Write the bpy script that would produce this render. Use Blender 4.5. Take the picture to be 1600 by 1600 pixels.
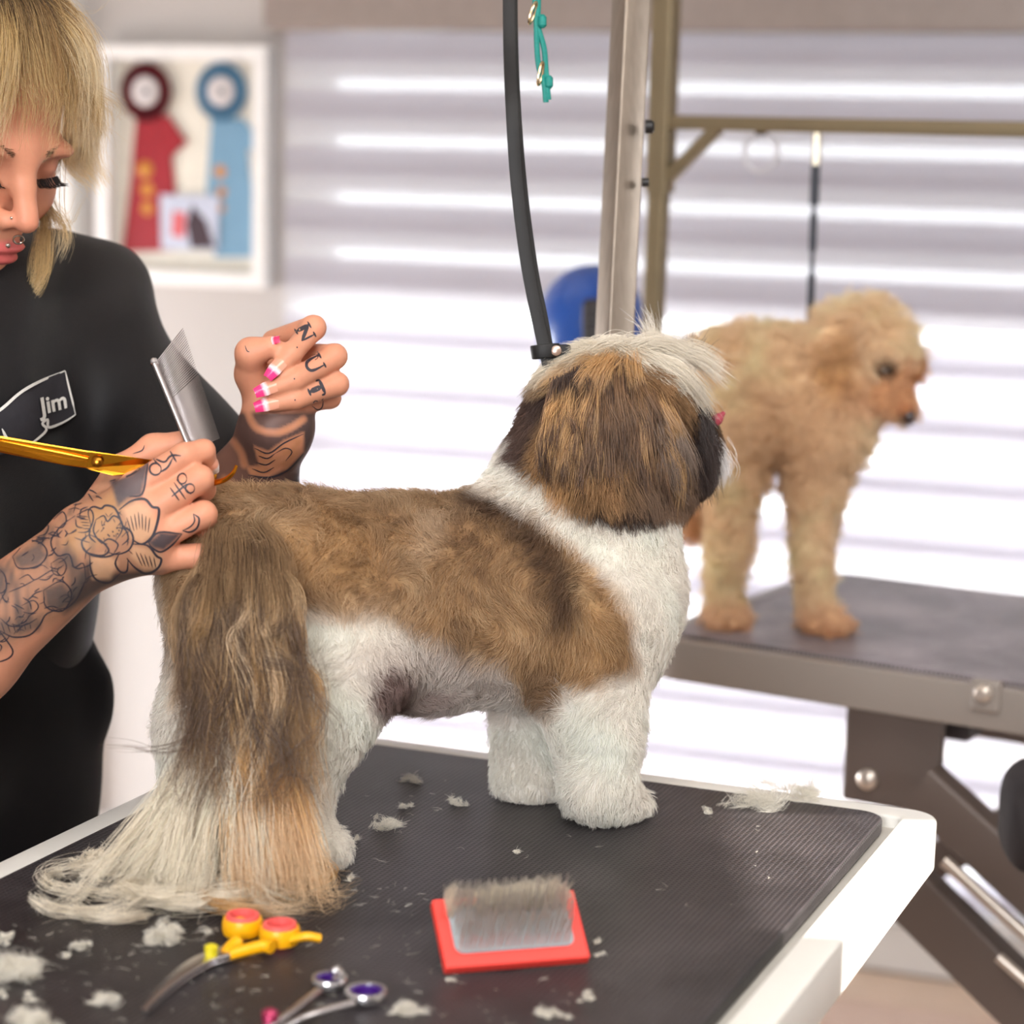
import bpy, bmesh, math, random
import numpy as np
from mathutils import Vector, Matrix
from mathutils.bvhtree import BVHTree

for o in list(bpy.data.objects):
    bpy.data.objects.remove(o, do_unlink=True)
SC = bpy.context.scene
COL = SC.collection
random.seed(7)
RNG = np.random.default_rng(11)

# ------------------------------------------------------------------ camera
CAM_Z, TABLE_Z = 1.38, 0.85
F_PX = 3500.0
PITCH, ROLL = math.atan(569 / 3500.0), 0.023
FWD = np.array([0, math.cos(PITCH), -math.sin(PITCH)])
_up0 = np.array([0, math.sin(PITCH), math.cos(PITCH)])
_r0 = np.array([1.0, 0, 0])
RIGHT = math.cos(ROLL) * _r0 + math.sin(ROLL) * _up0
UP = -math.sin(ROLL) * _r0 + math.cos(ROLL) * _up0
CAM = np.array([0, 0, CAM_Z])
cam_data = bpy.data.cameras.new('camera')
cam = bpy.data.objects.new('camera', cam_data)
COL.objects.link(cam)
cam_data.sensor_fit = 'HORIZONTAL'
cam_data.sensor_width = 24.0
cam_data.lens = F_PX / 1600.0 * 24.0
cam_data.dof.use_dof = True
cam_data.dof.focus_distance = 1.725
cam_data.dof.aperture_fstop = 2.8
cam_data.clip_start = 0.05
cam.matrix_world = Matrix(((RIGHT[0], UP[0], -FWD[0], 0), (RIGHT[1], UP[1], -FWD[1], 0),
                           (RIGHT[2], UP[2], -FWD[2], CAM_Z), (0, 0, 0, 1)))
SC.camera = cam

# ------------------------------------------------------------------ light
SC.view_settings.view_transform = 'Standard'
SC.view_settings.look = 'None'
SC.view_settings.gamma = 1.0
SC.view_settings.use_curve_mapping = False
SC.view_settings.exposure = 0.25
world = bpy.data.worlds.new('daylight')
SC.world = world
world.use_nodes = True
_bg = world.node_tree.nodes['Background']
_bg.inputs[0].default_value = (0.95, 0.97, 1.0, 1)
_bg.inputs[1].default_value = 21.0

def area_light(name, loc, target, sx, sy, power, color=(1, 1, 1)):
    ld = bpy.data.lights.new(name, 'AREA')
    ld.shape = 'RECTANGLE'; ld.size = sx; ld.size_y = sy; ld.energy = power; ld.color = color
    lo = bpy.data.objects.new(name, ld); COL.objects.link(lo)
    lo.location = loc
    lo.rotation_euler = (Vector(target) - Vector(loc)).to_track_quat('-Z', 'Y').to_euler()
    return lo

sun_d = bpy.data.lights.new('sun', 'SUN')
sun_d.energy = 15.0; sun_d.angle = 0.009; sun_d.color = (1.0, 0.93, 0.84)
sun = bpy.data.objects.new('sun', sun_d); COL.objects.link(sun)
SUN_EL = math.radians(30)
sun.rotation_euler = Vector((-math.cos(SUN_EL), 0.03, -math.sin(SUN_EL))).to_track_quat('-Z', 'Y').to_euler()
area_light('ceiling_fill_front', (0.2, 0.6, 2.58), (0.0, 1.0, 0), 2.0, 1.4, 46, (1.0, 0.96, 0.91))  # soft room fill added overhead, stands for no known fixture
area_light('ceiling_fill_rear', (-0.9, 2.9, 2.58), (-0.9, 2.9, 0), 1.4, 1.0, 2.0, (1.0, 0.97, 0.93))  # weak second fill added over the rear left
area_light('portal_front_fill', (-0.8, -1.24, 1.75), (-0.8, 1.0, 1.75), 1.0, 0.9, 1, (1, 1, 1)).data.cycles.is_portal = True  # guides sampling through the opening added behind the camera
area_light('portal_left_fill', (-2.3, 3.75, 0.53), (0.0, 3.75, 0.53), 1.1, 0.8, 1, (1, 1, 1)).data.cycles.is_portal = True  # guides sampling through the opening added low on the left

# ------------------------------------------------------------------ pixel helpers
def ray(px, py):
    return FWD + RIGHT * ((px - 800) / F_PX) + UP * ((800 - py) / F_PX)
def W(px, py, d):
    return CAM + ray(px, py) * d
def T(px, py, z=TABLE_Z):
    r = ray(px, py)
    return CAM + r * ((z - CAM_Z) / r[2])
def proj(P):
    q = np.asarray(P) - CAM
    z = q @ FWD
    return 800 + F_PX * (q @ RIGHT) / z, 800 - F_PX * (q @ UP) / z, z
def lerp(a, b, t):
    return a + (b - a) * t

# ------------------------------------------------------------------ materials
def srgb(r, g, b):
    f = lambda c: (c / 255 / 12.92) if c / 255 <= 0.04045 else ((c / 255 + 0.055) / 1.055) ** 2.4
    return (f(r), f(g), f(b), 1.0)
MATS = {}
def mat(name, col=(0.5, 0.5, 0.5, 1), rough=0.5, metal=0.0, var=0.06, nscale=40.0, bump=0.0, bscale=200.0,
        spec=0.5, trans=0.0, stretch=(1, 1, 1), sheen=0.0, coat=0.0, attr=None, sss=0.0):
    if name in MATS: return MATS[name]
    m = bpy.data.materials.new(name); m.use_nodes = True
    nt = m.node_tree; N = nt.nodes; L = nt.links
    b = N['Principled BSDF']
    b.inputs['Roughness'].default_value = rough
    b.inputs['Metallic'].default_value = metal
    b.inputs['Specular IOR Level'].default_value = spec
    b.inputs['Sheen Weight'].default_value = sheen
    b.inputs['Coat Weight'].default_value = coat
    if trans: b.inputs['Transmission Weight'].default_value = trans
    if sss:
        b.inputs['Subsurface Weight'].default_value = sss
        b.inputs['Subsurface Radius'].default_value = (0.006, 0.0025, 0.0015)
        b.inputs['Subsurface Scale'].default_value = 1.0
    tc = N.new('ShaderNodeTexCoord'); mp = N.new('ShaderNodeMapping')
    mp.inputs['Scale'].default_value = stretch
    L.new(tc.outputs['Object'], mp.inputs['Vector'])
    nz = N.new('ShaderNodeTexNoise'); nz.inputs['Scale'].default_value = nscale; nz.inputs['Detail'].default_value = 4
    L.new(mp.outputs['Vector'], nz.inputs['Vector'])
    mx = N.new('ShaderNodeMix'); mx.data_type = 'RGBA'; mx.blend_type = 'MULTIPLY'; mx.inputs[0].default_value = 1.0
    rr = N.new('ShaderNodeMapRange'); rr.inputs['To Min'].default_value = 1 - var * 2; rr.inputs['To Max'].default_value = 1 + var * 2
    L.new(nz.outputs['Fac'], rr.inputs['Value'])
    if attr:
        at = N.new('ShaderNodeAttribute'); at.attribute_name = attr
        L.new(at.outputs['Color'], mx.inputs[6])
    else:
        mx.inputs[6].default_value = col
    L.new(rr.outputs['Result'], mx.inputs[7])
    L.new(mx.outputs[2], b.inputs['Base Color'])
    if bump:
        n2 = N.new('ShaderNodeTexNoise'); n2.inputs['Scale'].default_value = bscale; n2.inputs['Detail'].default_value = 3
        L.new(mp.outputs['Vector'], n2.inputs['Vector'])
        bp = N.new('ShaderNodeBump'); bp.inputs['Strength'].default_value = bump; bp.inputs['Distance'].default_value = 0.002
        L.new(n2.outputs['Fac'], bp.inputs['Height']); L.new(bp.outputs['Normal'], b.inputs['Normal'])
    MATS[name] = m
    return m

def hair_mat(name, spec=0.25, rough=0.5, transl=0.3):
    if name in MATS: return MATS[name]
    m = bpy.data.materials.new(name); m.use_nodes = True
    nt = m.node_tree; N = nt.nodes; L = nt.links
    b = N['Principled BSDF']; b.inputs['Roughness'].default_value = rough; b.inputs['Specular IOR Level'].default_value = spec
    at = N.new('ShaderNodeAttribute'); at.attribute_name = 'col'
    L.new(at.outputs['Color'], b.inputs['Base Color'])
    tr = N.new('ShaderNodeBsdfTranslucent'); L.new(at.outputs['Color'], tr.inputs['Color'])
    mx = N.new('ShaderNodeMixShader'); mx.inputs[0].default_value = transl
    L.new(b.outputs[0], mx.inputs[1]); L.new(tr.outputs[0], mx.inputs[2])
    L.new(mx.outputs[0], N['Material Output'].inputs['Surface'])
    MATS[name] = m
    return m

# ------------------------------------------------------------------ objects
def props(o, label=None, cat=None, group=None, kind=None):
    if label: o['label'] = label
    if cat: o['category'] = cat
    if group: o['group'] = group
    if kind: o['kind'] = kind
    return o
def empty(name, loc, label=None, cat=None, group=None, kind=None):
    o = bpy.data.objects.new(name, None); COL.objects.link(o)
    o.location = [float(x) for x in loc]
    o.empty_display_size = 0.05
    return props(o, label, cat, group, kind)
def world_loc(o):
    v = Vector(o.location)
    while o.parent:
        o = o.parent; v = v + Vector(o.location)
    return v
def link(o, parent=None):
    COL.objects.link(o)
    if parent is not None:
        wl = world_loc(parent)
        o.parent = parent
        o.location = Vector(o.location) - wl
    return o
def mesh_obj(name, V, Fc, m, parent=None, smooth=False, loc=None):
    me = bpy.data.meshes.new(name)
    V = np.asarray(V, dtype=float)
    if loc is None: loc = V.mean(axis=0)
    loc = np.asarray(loc, dtype=float)
    me.from_pydata((V - loc).tolist(), [], [list(f) for f in Fc])
    if smooth: me.polygons.foreach_set('use_smooth', np.ones(len(me.polygons), dtype=bool))
    me.update()
    if m: me.materials.append(m)
    o = bpy.data.objects.new(name, me); o.location = loc.tolist()
    return link(o, parent)
def bm_obj(name, bm, m, parent=None, smooth=False, loc=None):
    bm.normal_update()
    V = np.array([v.co[:] for v in bm.verts]); bm.verts.index_update()
    Fc = [[v.index for v in f.verts] for f in bm.faces]
    bm.free()
    return mesh_obj(name, V, Fc, m, parent, smooth, loc)

def frame3(x, y=None, z=None):
    """matrix 3x3 with columns x, y, z from a main x axis and a z hint"""
    x = np.asarray(x, float); x = x / np.linalg.norm(x)
    z = np.array([0, 0, 1.0]) if z is None else np.asarray(z, float)
    y = np.cross(z, x); y /= np.linalg.norm(y)
    z = np.cross(x, y)
    return np.stack([x, y, z], axis=1)

def box(name, c, size, m, parent=None, M=None, bevel=0.0, seg=2):
    bm = bmesh.new(); bmesh.ops.create_cube(bm, size=1)
    for v in bm.verts: v.co = Vector((v.co.x * size[0], v.co.y * size[1], v.co.z * size[2]))
    if bevel: bmesh.ops.bevel(bm, geom=list(bm.edges), offset=bevel, segments=seg, affect='EDGES', profile=0.5)
    R = np.eye(3) if M is None else np.asarray(M)
    c = np.asarray(c, float)
    for v in bm.verts: v.co = Vector((R @ np.array(v.co[:]) + c).tolist())
    return bm_obj(name, bm, m, parent, loc=c)

def catmull(P, n=8, closed=False):
    P = np.asarray(P, float); out = []
    K = len(P)
    rng = range(K if closed else K - 1)
    for i in rng:
        p0 = P[(i - 1) % K] if (closed or i > 0) else 2 * P[0] - P[1]
        p1 = P[i]; p2 = P[(i + 1) % K]
        p3 = P[(i + 2) % K] if (closed or i + 2 < K) else 2 * P[-1] - P[-2]
        for t in np.linspace(0, 1, n, endpoint=False):
            out.append(0.5 * ((2 * p1) + (-p0 + p2) * t + (2 * p0 - 5 * p1 + 4 * p2 - p3) * t * t + (-p0 + 3 * p1 - 3 * p2 + p3) * t ** 3))
    if not closed: out.append(P[-1])
    return np.array(out)

def sweep_data(prof, path, closed=False, up=(0, 0, 1), scale=None, caps=True):
    """prof: (k,2) closed outline in (side, up) of the path"""
    path = np.asarray(path, float); prof = np.asarray(prof, float); n = len(path); k = len(prof)
    if closed: tan = np.roll(path, -1, 0) - np.roll(path, 1, 0)
    else: tan = np.gradient(path, axis=0)
    tan /= np.linalg.norm(tan, axis=1)[:, None] + 1e-12
    u = np.asarray(up, float); V = []
    last = None
    for i in range(n):
        t = tan[i]
        if last is None:
            s = np.cross(t, u)
            if np.linalg.norm(s) < 1e-4: s = np.cross(t, [1, 0, 0.3])
        else:
            s = last - t * (last @ t)
        s /= np.linalg.norm(s); last = s
        w = np.cross(s, t)
        sc = 1.0 if scale is None else scale[i]
        V.append(path[i] + sc * (prof[:, :1] * s + prof[:, 1:] * w))
    V = np.concatenate(V); Fc = []
    for i in range(n if closed else n - 1):
        a, b = i * k, ((i + 1) % n) * k
        for j in range(k):
            j2 = (j + 1) % k
            Fc.append((a + j, a + j2, b + j2, b + j))
    if not closed and caps:
        Fc.append(tuple(range(k))[::-1]); Fc.append(tuple(range((n - 1) * k, n * k)))
    return V, Fc
def circ(r, k=12, ry=None):
    a = np.linspace(0, 2 * math.pi, k, endpoint=False)
    return np.stack([np.cos(a) * r, np.sin(a) * (ry or r)], 1)
def rrect(w, h, r, seg=3):
    pts = []
    for cx, cy, a0 in ((w / 2 - r, h / 2 - r, 0), (-w / 2 + r, h / 2 - r, 90), (-w / 2 + r, -h / 2 + r, 180), (w / 2 - r, -h / 2 + r, 270)):
        for i in range(seg + 1):
            a = math.radians(a0 + 90 * i / seg); pts.append((cx + r * math.cos(a), cy + r * math.sin(a)))
    return np.array(pts)
def sweep(name, prof, path, m, parent=None, closed=False, up=(0, 0, 1), scale=None, smooth=True):
    V, Fc = sweep_data(prof, path, closed, up, scale)
    o = mesh_obj(name, V, Fc, m, parent, smooth)
    if smooth: autosmooth(o)
    return o
def autosmooth(o, ang=40):
    me = o.data
    bm = bmesh.new(); bm.from_mesh(me)
    for e in bm.edges:
        if len(e.link_faces) == 2 and e.calc_face_angle(0) > math.radians(ang): e.smooth = False
    bmesh.ops.recalc_face_normals(bm, faces=list(bm.faces))
    bm.to_mesh(me); bm.free()
def lathe(name, prof, c, axis, m, parent=None, k=24):
    """prof: (r, h) pairs along axis from c"""
    R = frame3(axis, z=(0.13, 0.29, 0.9)); V = []; Fc = []
    n = len(prof)
    for r, h in prof:
        for a in np.linspace(0, 2 * math.pi, k, endpoint=False):
            V.append(np.asarray(c) + R[:, 0] * h + R[:, 1] * r * math.cos(a) + R[:, 2] * r * math.sin(a))
    for i in range(n - 1):
        for j in range(k):
            j2 = (j + 1) % k
            Fc.append((i * k + j, i * k + j2, (i + 1) * k + j2, (i + 1) * k + j))
    Fc.append(tuple(range(k))[::-1]); Fc.append(tuple(range((n - 1) * k, n * k)))
    o = mesh_obj(name, V, Fc, m, parent, True); autosmooth(o)
    return o
def prism(name, poly, z0, z1, m, parent=None, bevel=0.0):
    """poly: (n,2) xy outline, extruded z0..z1"""
    n = len(poly)
    V = [(p[0], p[1], z0) for p in poly] + [(p[0], p[1], z1) for p in poly]
    Fc = [tuple(range(n))[::-1], tuple(range(n, 2 * n))] + [(i, (i + 1) % n, n + (i + 1) % n, n + i) for i in range(n)]
    bm = bmesh.new(); vs = [bm.verts.new(v) for v in V]
    for f in Fc: bm.faces.new([vs[i] for i in f])
    bmesh.ops.recalc_face_normals(bm, faces=list(bm.faces))
    if bevel:
        es = [e for e in bm.edges if abs(e.verts[0].co.z - e.verts[1].co.z) < 1e-6]
        bmesh.ops.bevel(bm, geom=es, offset=bevel, segments=2, affect='EDGES', profile=0.5)
    o = bm_obj(name, bm, m, parent); autosmooth(o, 35)
    return o
def round_rect_xy(c, ax, ay, w, h, r, seg=6):
    """outline on the ground: centre c, unit axes ax, ay, sizes w, h"""
    return np.array([np.asarray(c)[:2] + p[0] * np.asarray(ax)[:2] + p[1] * np.asarray(ay)[:2] for p in rrect(w, h, r, seg)])
def ring_prism(name, outer, inner, z0, z1, m, parent=None):
    n = len(outer); V = []
    for z in (z0, z1):
        for P in (outer, inner): V += [(p[0], p[1], z) for p in P]
    Fc = []
    for i in range(n):
        j = (i + 1) % n
        Fc += [(i, n + i, n + j, j), (2 * n + i, 2 * n + j, 3 * n + j, 3 * n + i), (i, j, 2 * n + j, 2 * n + i), (n + i, 3 * n + i, 3 * n + j, n + j)]
    o = mesh_obj(name, V, Fc, m, parent, True)
    me = o.data; bm = bmesh.new(); bm.from_mesh(me)
    bmesh.ops.recalc_face_normals(bm, faces=list(bm.faces))
    es = [e for e in bm.edges if abs(e.verts[0].co.z - e.verts[1].co.z) < 1e-6 and e.calc_face_angle(0) > 0.8]
    bmesh.ops.bevel(bm, geom=es, offset=0.0025, segments=3, affect='EDGES', profile=0.5)
    bm.to_mesh(me); bm.free(); autosmooth(o, 50)
    return o
def text_obj(name, s, M, size, m, parent=None, extrude=0.0004, shear=0.0, bold=0.0):
    """flat lettering as mesh; M: 3x3 with columns (right, up, normal) and origin as M[1]"""
    cu = bpy.data.curves.new(name, 'FONT'); cu.body = s; cu.size = size; cu.extrude = extrude
    cu.align_x = 'CENTER'; cu.align_y = 'CENTER'; cu.shear = shear; cu.offset = bold
    tmp = bpy.data.objects.new('tmp_text', cu); COL.objects.link(tmp)
    dg = bpy.context.evaluated_depsgraph_get()
    me = bpy.data.meshes.new_from_object(tmp.evaluated_get(dg))
    bpy.data.objects.remove(tmp, do_unlink=True)
    R, c = M
    V = np.array([v.co[:] for v in me.vertices]) @ np.asarray(R).T + np.asarray(c)
    Fc = [list(p.vertices) for p in me.polygons]
    bpy.data.meshes.remove(me)
    return mesh_obj(name, V, Fc, m, parent)

# ------------------------------------------------------------------ signed-distance bodies
class Body:
    """smooth union of round cones and ellipsoids, meshed with surface nets"""
    def __init__(s): s.p = []
    def cone(s, a, b, ra, rb, k=0.01, sub=False):
        s.p.append(('c', np.asarray(a, float), np.asarray(b, float), ra, rb, k, sub)); return s
    def chain(s, pts, rad, k=0.01):
        for i in range(len(pts) - 1): s.cone(pts[i], pts[i + 1], rad[i], rad[i + 1], k)
        return s
    def ell(s, c, r, R=None, k=0.01, sub=False):
        r = np.asarray(r, float)
        if r.ndim == 0: r = np.array([r, r, r], float)
        s.p.append(('e', np.asarray(c, float), np.eye(3) if R is None else np.asarray(R), r, None, k, sub)); return s
    @staticmethod
    def one(p, P):
        if p[0] == 'c':
            _, a, b, ra, rb, k, sub = p
            ba = b - a; h = np.clip(((P - a) @ ba) / (ba @ ba + 1e-12), 0, 1)
            return np.linalg.norm(P - a - h[:, None] * ba, axis=1) - (ra + (rb - ra) * h)
        _, c, R, r, _n, k, sub = p
        q = (P - c) @ R
        k0 = np.linalg.norm(q / r, axis=1); k1 = np.linalg.norm(q / (r * r), axis=1)
        return np.where(k0 < 1e-6, -r.min(), k0 * (k0 - 1.0) / np.maximum(k1, 1e-9))
    def ev(s, P, idx=None):
        d = np.full(len(P), 1e3)
        for i, p in enumerate(s.p):
            if idx is not None and not idx[i]: continue
            e = s.one(p, P); k = p[5]
            if p[6]:
                h = np.maximum(k - np.abs(d + e), 0) / k
                d = np.maximum(d, -e) + h * h * k * 0.25
            else:
                h = np.maximum(k - np.abs(d - e), 0) / k
                d = np.minimum(d, e) - h * h * k * 0.25
        return d
    def bounds(s):
        lo, hi = [], []
        for p in s.p:
            if p[6]: continue
            if p[0] == 'c':
                r = max(p[3], p[4]); lo.append(np.minimum(p[1], p[2]) - r); hi.append(np.maximum(p[1], p[2]) + r)
            else:
                r = p[3].max(); lo.append(p[1] - r); hi.append(p[1] + r)
        return np.min(lo, 0), np.max(hi, 0)
    def mesh(s, h, pad=0.012):
        lo, hi = s.bounds(); lo = lo - pad; hi = hi + pad
        B = 12
        nb = np.ceil((hi - lo) / (h * B)).astype(int) + 1
        bi = np.stack(np.meshgrid(*[np.arange(n) for n in nb], indexing='ij'), -1).reshape(-1, 3)
        cen = lo + (bi + 0.5) * h * B
        rad = h * B * 0.5 * math.sqrt(3) + h * 2
        D = np.stack([s.one(p, cen) for p in s.p], 1)
        km = max(p[5] for p in s.p)
        sub = np.array([p[6] for p in s.p])
        Dm = D[:, ~sub].min(1)
        keep = np.where(Dm < rad + km)[0]
        keep = keep[s.ev(cen[keep]) < rad * 1.15 + 0.004]
        keep = keep[s.ev(cen[keep]) > -(rad * 1.6 + 0.01)]
        g = np.stack(np.meshgrid(*[np.arange(B + 1)] * 3, indexing='ij'), -1).reshape(-1, 3)
        offs = np.array([[i, j, k] for i in (0, 1) for j in (0, 1) for k in (0, 1)])
        edges = [(a, b) for a in range(8) for b in range(a + 1, 8) if np.abs(offs[a] - offs[b]).sum() == 1]
        NX, NY, NZ = (nb * B + 2).tolist()
        cellpos = {}; allid = []; allv = []; equads = []
        for q in keep:
            idx = np.where(sub, D[q] < rad + km * 2, D[q] < Dm[q] + 2 * rad + 2 * km)
            gi = g + bi[q] * B
            val = s.ev(lo + gi * h, idx).reshape(B + 1, B + 1, B + 1)
            if val.min() > 0 or val.max() < 0: continue
            cv = np.stack([val[o[0]:o[0] + B, o[1]:o[1] + B, o[2]:o[2] + B] for o in offs], -1)
            ins = cv < 0; cnt = ins.sum(-1)
            ci = np.argwhere((cnt > 0) & (cnt < 8))
            if len(ci) == 0: continue
            vv = cv[ci[:, 0], ci[:, 1], ci[:, 2]]
            acc = np.zeros((len(ci), 3)); num = np.zeros(len(ci))
            for a, b in edges:
                va, vb = vv[:, a], vv[:, b]; m = (va < 0) != (vb < 0)
                t = np.where(m, va / np.where(m, va - vb, 1), 0)
                acc += np.where(m[:, None], offs[a] + t[:, None] * (offs[b] - offs[a]), 0); num += m
            gc = ci + bi[q] * B
            allid.append((gc[:, 0] * NY + gc[:, 1]) * NZ + gc[:, 2])
            allv.append(lo + (gc + acc / num[:, None]) * h)
            for ax in range(3):
                o = np.zeros(3, int); o[ax] = 1
                A = val[:B, :B, :B]; C = val[o[0]:o[0] + B, o[1]:o[1] + B, o[2]:o[2] + B]
                e = np.argwhere((A < 0) != (C < 0))
                if len(e) == 0: continue
                flip = A[e[:, 0], e[:, 1], e[:, 2]] < 0
                equads.append((e + bi[q] * B, ax, flip))
        ids = np.concatenate(allid); V = np.concatenate(allv)
        order = np.argsort(ids); sid = ids[order]
        quads = []
        for gc, ax, flip in equads:
            u, w = [(1, 2), (2, 0), (0, 1)][ax]
            eu = np.zeros(3, int); eu[u] = 1; ew = np.zeros(3, int); ew[w] = 1
            cells = [gc, gc - eu, gc - eu - ew, gc - ew]
            cid = np.stack([(c[:, 0] * NY + c[:, 1]) * NZ + c[:, 2] for c in cells], 1)
            pos = np.searchsorted(sid, cid); pos = np.minimum(pos, len(sid) - 1)
            ok = (sid[pos] == cid).all(1)
            qd = order[pos]
            qd = np.where(flip[:, None], qd, qd[:, ::-1])
            quads.append(qd[ok])
        Q = np.concatenate(quads)
        return V, Q
    def grad(s, P, e=0.001):
        G = np.stack([s.ev(P + np.eye(3)[i] * e) - s.ev(P - np.eye(3)[i] * e) for i in range(3)], 1)
        return G / (np.linalg.norm(G, axis=1)[:, None] + 1e-9)

def relax(V, Q, it=2, f=0.5):
    n = len(V)
    E = np.concatenate([Q[:, [0, 1]], Q[:, [1, 2]], Q[:, [2, 3]], Q[:, [3, 0]]])
    i = np.concatenate([E[:, 0], E[:, 1]]); j = np.concatenate([E[:, 1], E[:, 0]])
    cnt = np.bincount(i, minlength=n)[:, None]
    for _ in range(it):
        S = np.stack([np.bincount(i, weights=V[j, c], minlength=n) for c in range(3)], 1) / np.maximum(cnt, 1)
        V = V + f * (S - V)
    return V
def vnormals(V, Q):
    fn = np.cross(V[Q[:, 2]] - V[Q[:, 0]], V[Q[:, 3]] - V[Q[:, 1]])
    N = np.zeros_like(V)
    for c in range(4):
        for k in range(3): N[:, k] += np.bincount(Q[:, c], weights=fn[:, k], minlength=len(V))
    return N / (np.linalg.norm(N, axis=1)[:, None] + 1e-12)
def quad_obj(name, V, Q, m, parent=None, cols=None, loc=None):
    me = bpy.data.meshes.new(name)
    loc = V.mean(0) if loc is None else np.asarray(loc, float)
    me.vertices.add(len(V)); me.vertices.foreach_set('co', (V - loc).astype(np.float32).ravel())
    me.loops.add(Q.size); me.loops.foreach_set('vertex_index', Q.astype(np.int32).ravel())
    me.polygons.add(len(Q)); me.polygons.foreach_set('loop_start', np.arange(0, Q.size, 4, dtype=np.int32))
    me.polygons.foreach_set('use_smooth', np.ones(len(Q), dtype=bool))
    me.update(calc_edges=True); me.validate()
    if cols is not None:
        a = me.attributes.new('col', 'FLOAT_COLOR', 'POINT')
        a.data.foreach_set('color', np.concatenate([cols, np.ones((len(V), 1))], 1).astype(np.float32).ravel())
    if m: me.materials.append(m)
    o = bpy.data.objects.new(name, me); o.location = loc.tolist()
    return link(o, parent)
def sample_quads(V, Q, n, weight=None, rng=RNG):
    A = 0.5 * np.linalg.norm(np.cross(V[Q[:, 2]] - V[Q[:, 0]], V[Q[:, 3]] - V[Q[:, 1]]), axis=1)
    if weight is not None: A = A * weight
    c = np.cumsum(A); f = np.searchsorted(c, rng.random(n) * c[-1]); f = np.minimum(f, len(Q) - 1)
    u, v = rng.random(n)[:, None], rng.random(n)[:, None]
    q = Q[f]
    P = (1 - u) * (1 - v) * V[q[:, 0]] + u * (1 - v) * V[q[:, 1]] + u * v * V[q[:, 2]] + (1 - u) * v * V[q[:, 3]]
    return P, f, q

# ------------------------------------------------------------------ hair curves
def hair_obj(name, PTS, rad, col, m, parent=None, loc=None):
    """PTS (n,k,3); rad (n,k) or (k,); col (n,3) or (n,k,3)"""
    n, k, _ = PTS.shape
    cv = bpy.data.hair_curves.new(name)
    cv.add_curves([k] * n)
    col = np.clip(col, 0.002, 1) ** 0.88; gm = col.mean(-1, keepdims=True); col = np.clip(gm + (col - gm) * 0.95, 0.002, 0.95)
    loc = PTS.reshape(-1, 3).mean(0) if loc is None else np.asarray(loc, float)
    cv.attributes['position'].data.foreach_set('vector', (PTS - loc).astype(np.float32).ravel()) if 'position' in cv.attributes else cv.position_data.foreach_set('vector', (PTS - loc).astype(np.float32).ravel())
    ra = cv.attributes.get('radius') or cv.attributes.new('radius', 'FLOAT', 'POINT')
    ra.data.foreach_set('value', np.broadcast_to(rad, (n, k)).astype(np.float32).ravel())
    if col.ndim == 2: col = np.repeat(col[:, None, :], k, 1)
    ca = cv.attributes.new('col', 'FLOAT_COLOR', 'POINT')
    ca.data.foreach_set('color', np.concatenate([col, np.ones((n, k, 1))], 2).astype(np.float32).ravel())
    cv.materials.append(m)
    o = bpy.data.objects.new(name, cv); o.location = loc.tolist()
    return link(o, parent)
def vnoise(P, scale, seed=0):
    """cheap smooth vector noise from sines"""
    r = np.random.default_rng(seed); out = np.zeros((len(P), 3))
    for _ in range(5):
        w = r.normal(size=(3, 3)) * scale; ph = r.random(3) * 6.28
        out += np.sin(P @ w + ph)
    return out / 2.5
def clump(PTS, cell, amt, rng=RNG):
    """pull strand tips towards the strand chosen as leader of their cell"""
    root = PTS[:, 0]; n = len(PTS)
    key = np.floor((root + rng.normal(size=(n, 3)) * cell * 0.25) / cell).astype(np.int64)
    h = (key[:, 0] * 73856093) ^ (key[:, 1] * 19349663) ^ (key[:, 2] * 83492791)
    _, first, inv = np.unique(h, return_index=True, return_inverse=True)
    L = PTS[first][inv]
    k = PTS.shape[1]; t = (np.linspace(0, 1, k) ** 1.3)[None, :, None] * amt
    return PTS * (1 - t) + L * t
def fur(P, N, length, comb, npts=5, lift=0.5, curl=0.0, cfreq=300, jitter=0.25, droop=0.0, rng=RNG):
    """roots P, normals N, lengths (n,), comb direction (n,3): strands that leave along the normal and bend to the comb"""
    n = len(P)
    d0 = N * lift + comb * (1 - lift) + rng.normal(size=(n, 3)) * jitter
    d0 /= np.linalg.norm(d0, axis=1)[:, None] + 1e-9
    d1 = N * (lift * 0.25) + comb + rng.normal(size=(n, 3)) * jitter
    d1[:, 2] -= droop
    d1 /= np.linalg.norm(d1, axis=1)[:, None] + 1e-9
    pts = [P - N * 0.0015]; cur = P.copy(); step = length / (npts - 1)
    ph = rng.random((n, 1)) * 6.28
    for i in range(1, npts):
        t = i / (npts - 1)
        d = d0 * (1 - t) + d1 * t
        d /= np.linalg.norm(d, axis=1)[:, None] + 1e-9
        cur = cur + d * step[:, None]
        q = cur
        if curl:
            q = cur + curl * t * vnoise(cur + ph * 0.01, cfreq, 3)
        pts.append(q)
    return np.stack(pts, 1)
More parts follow.
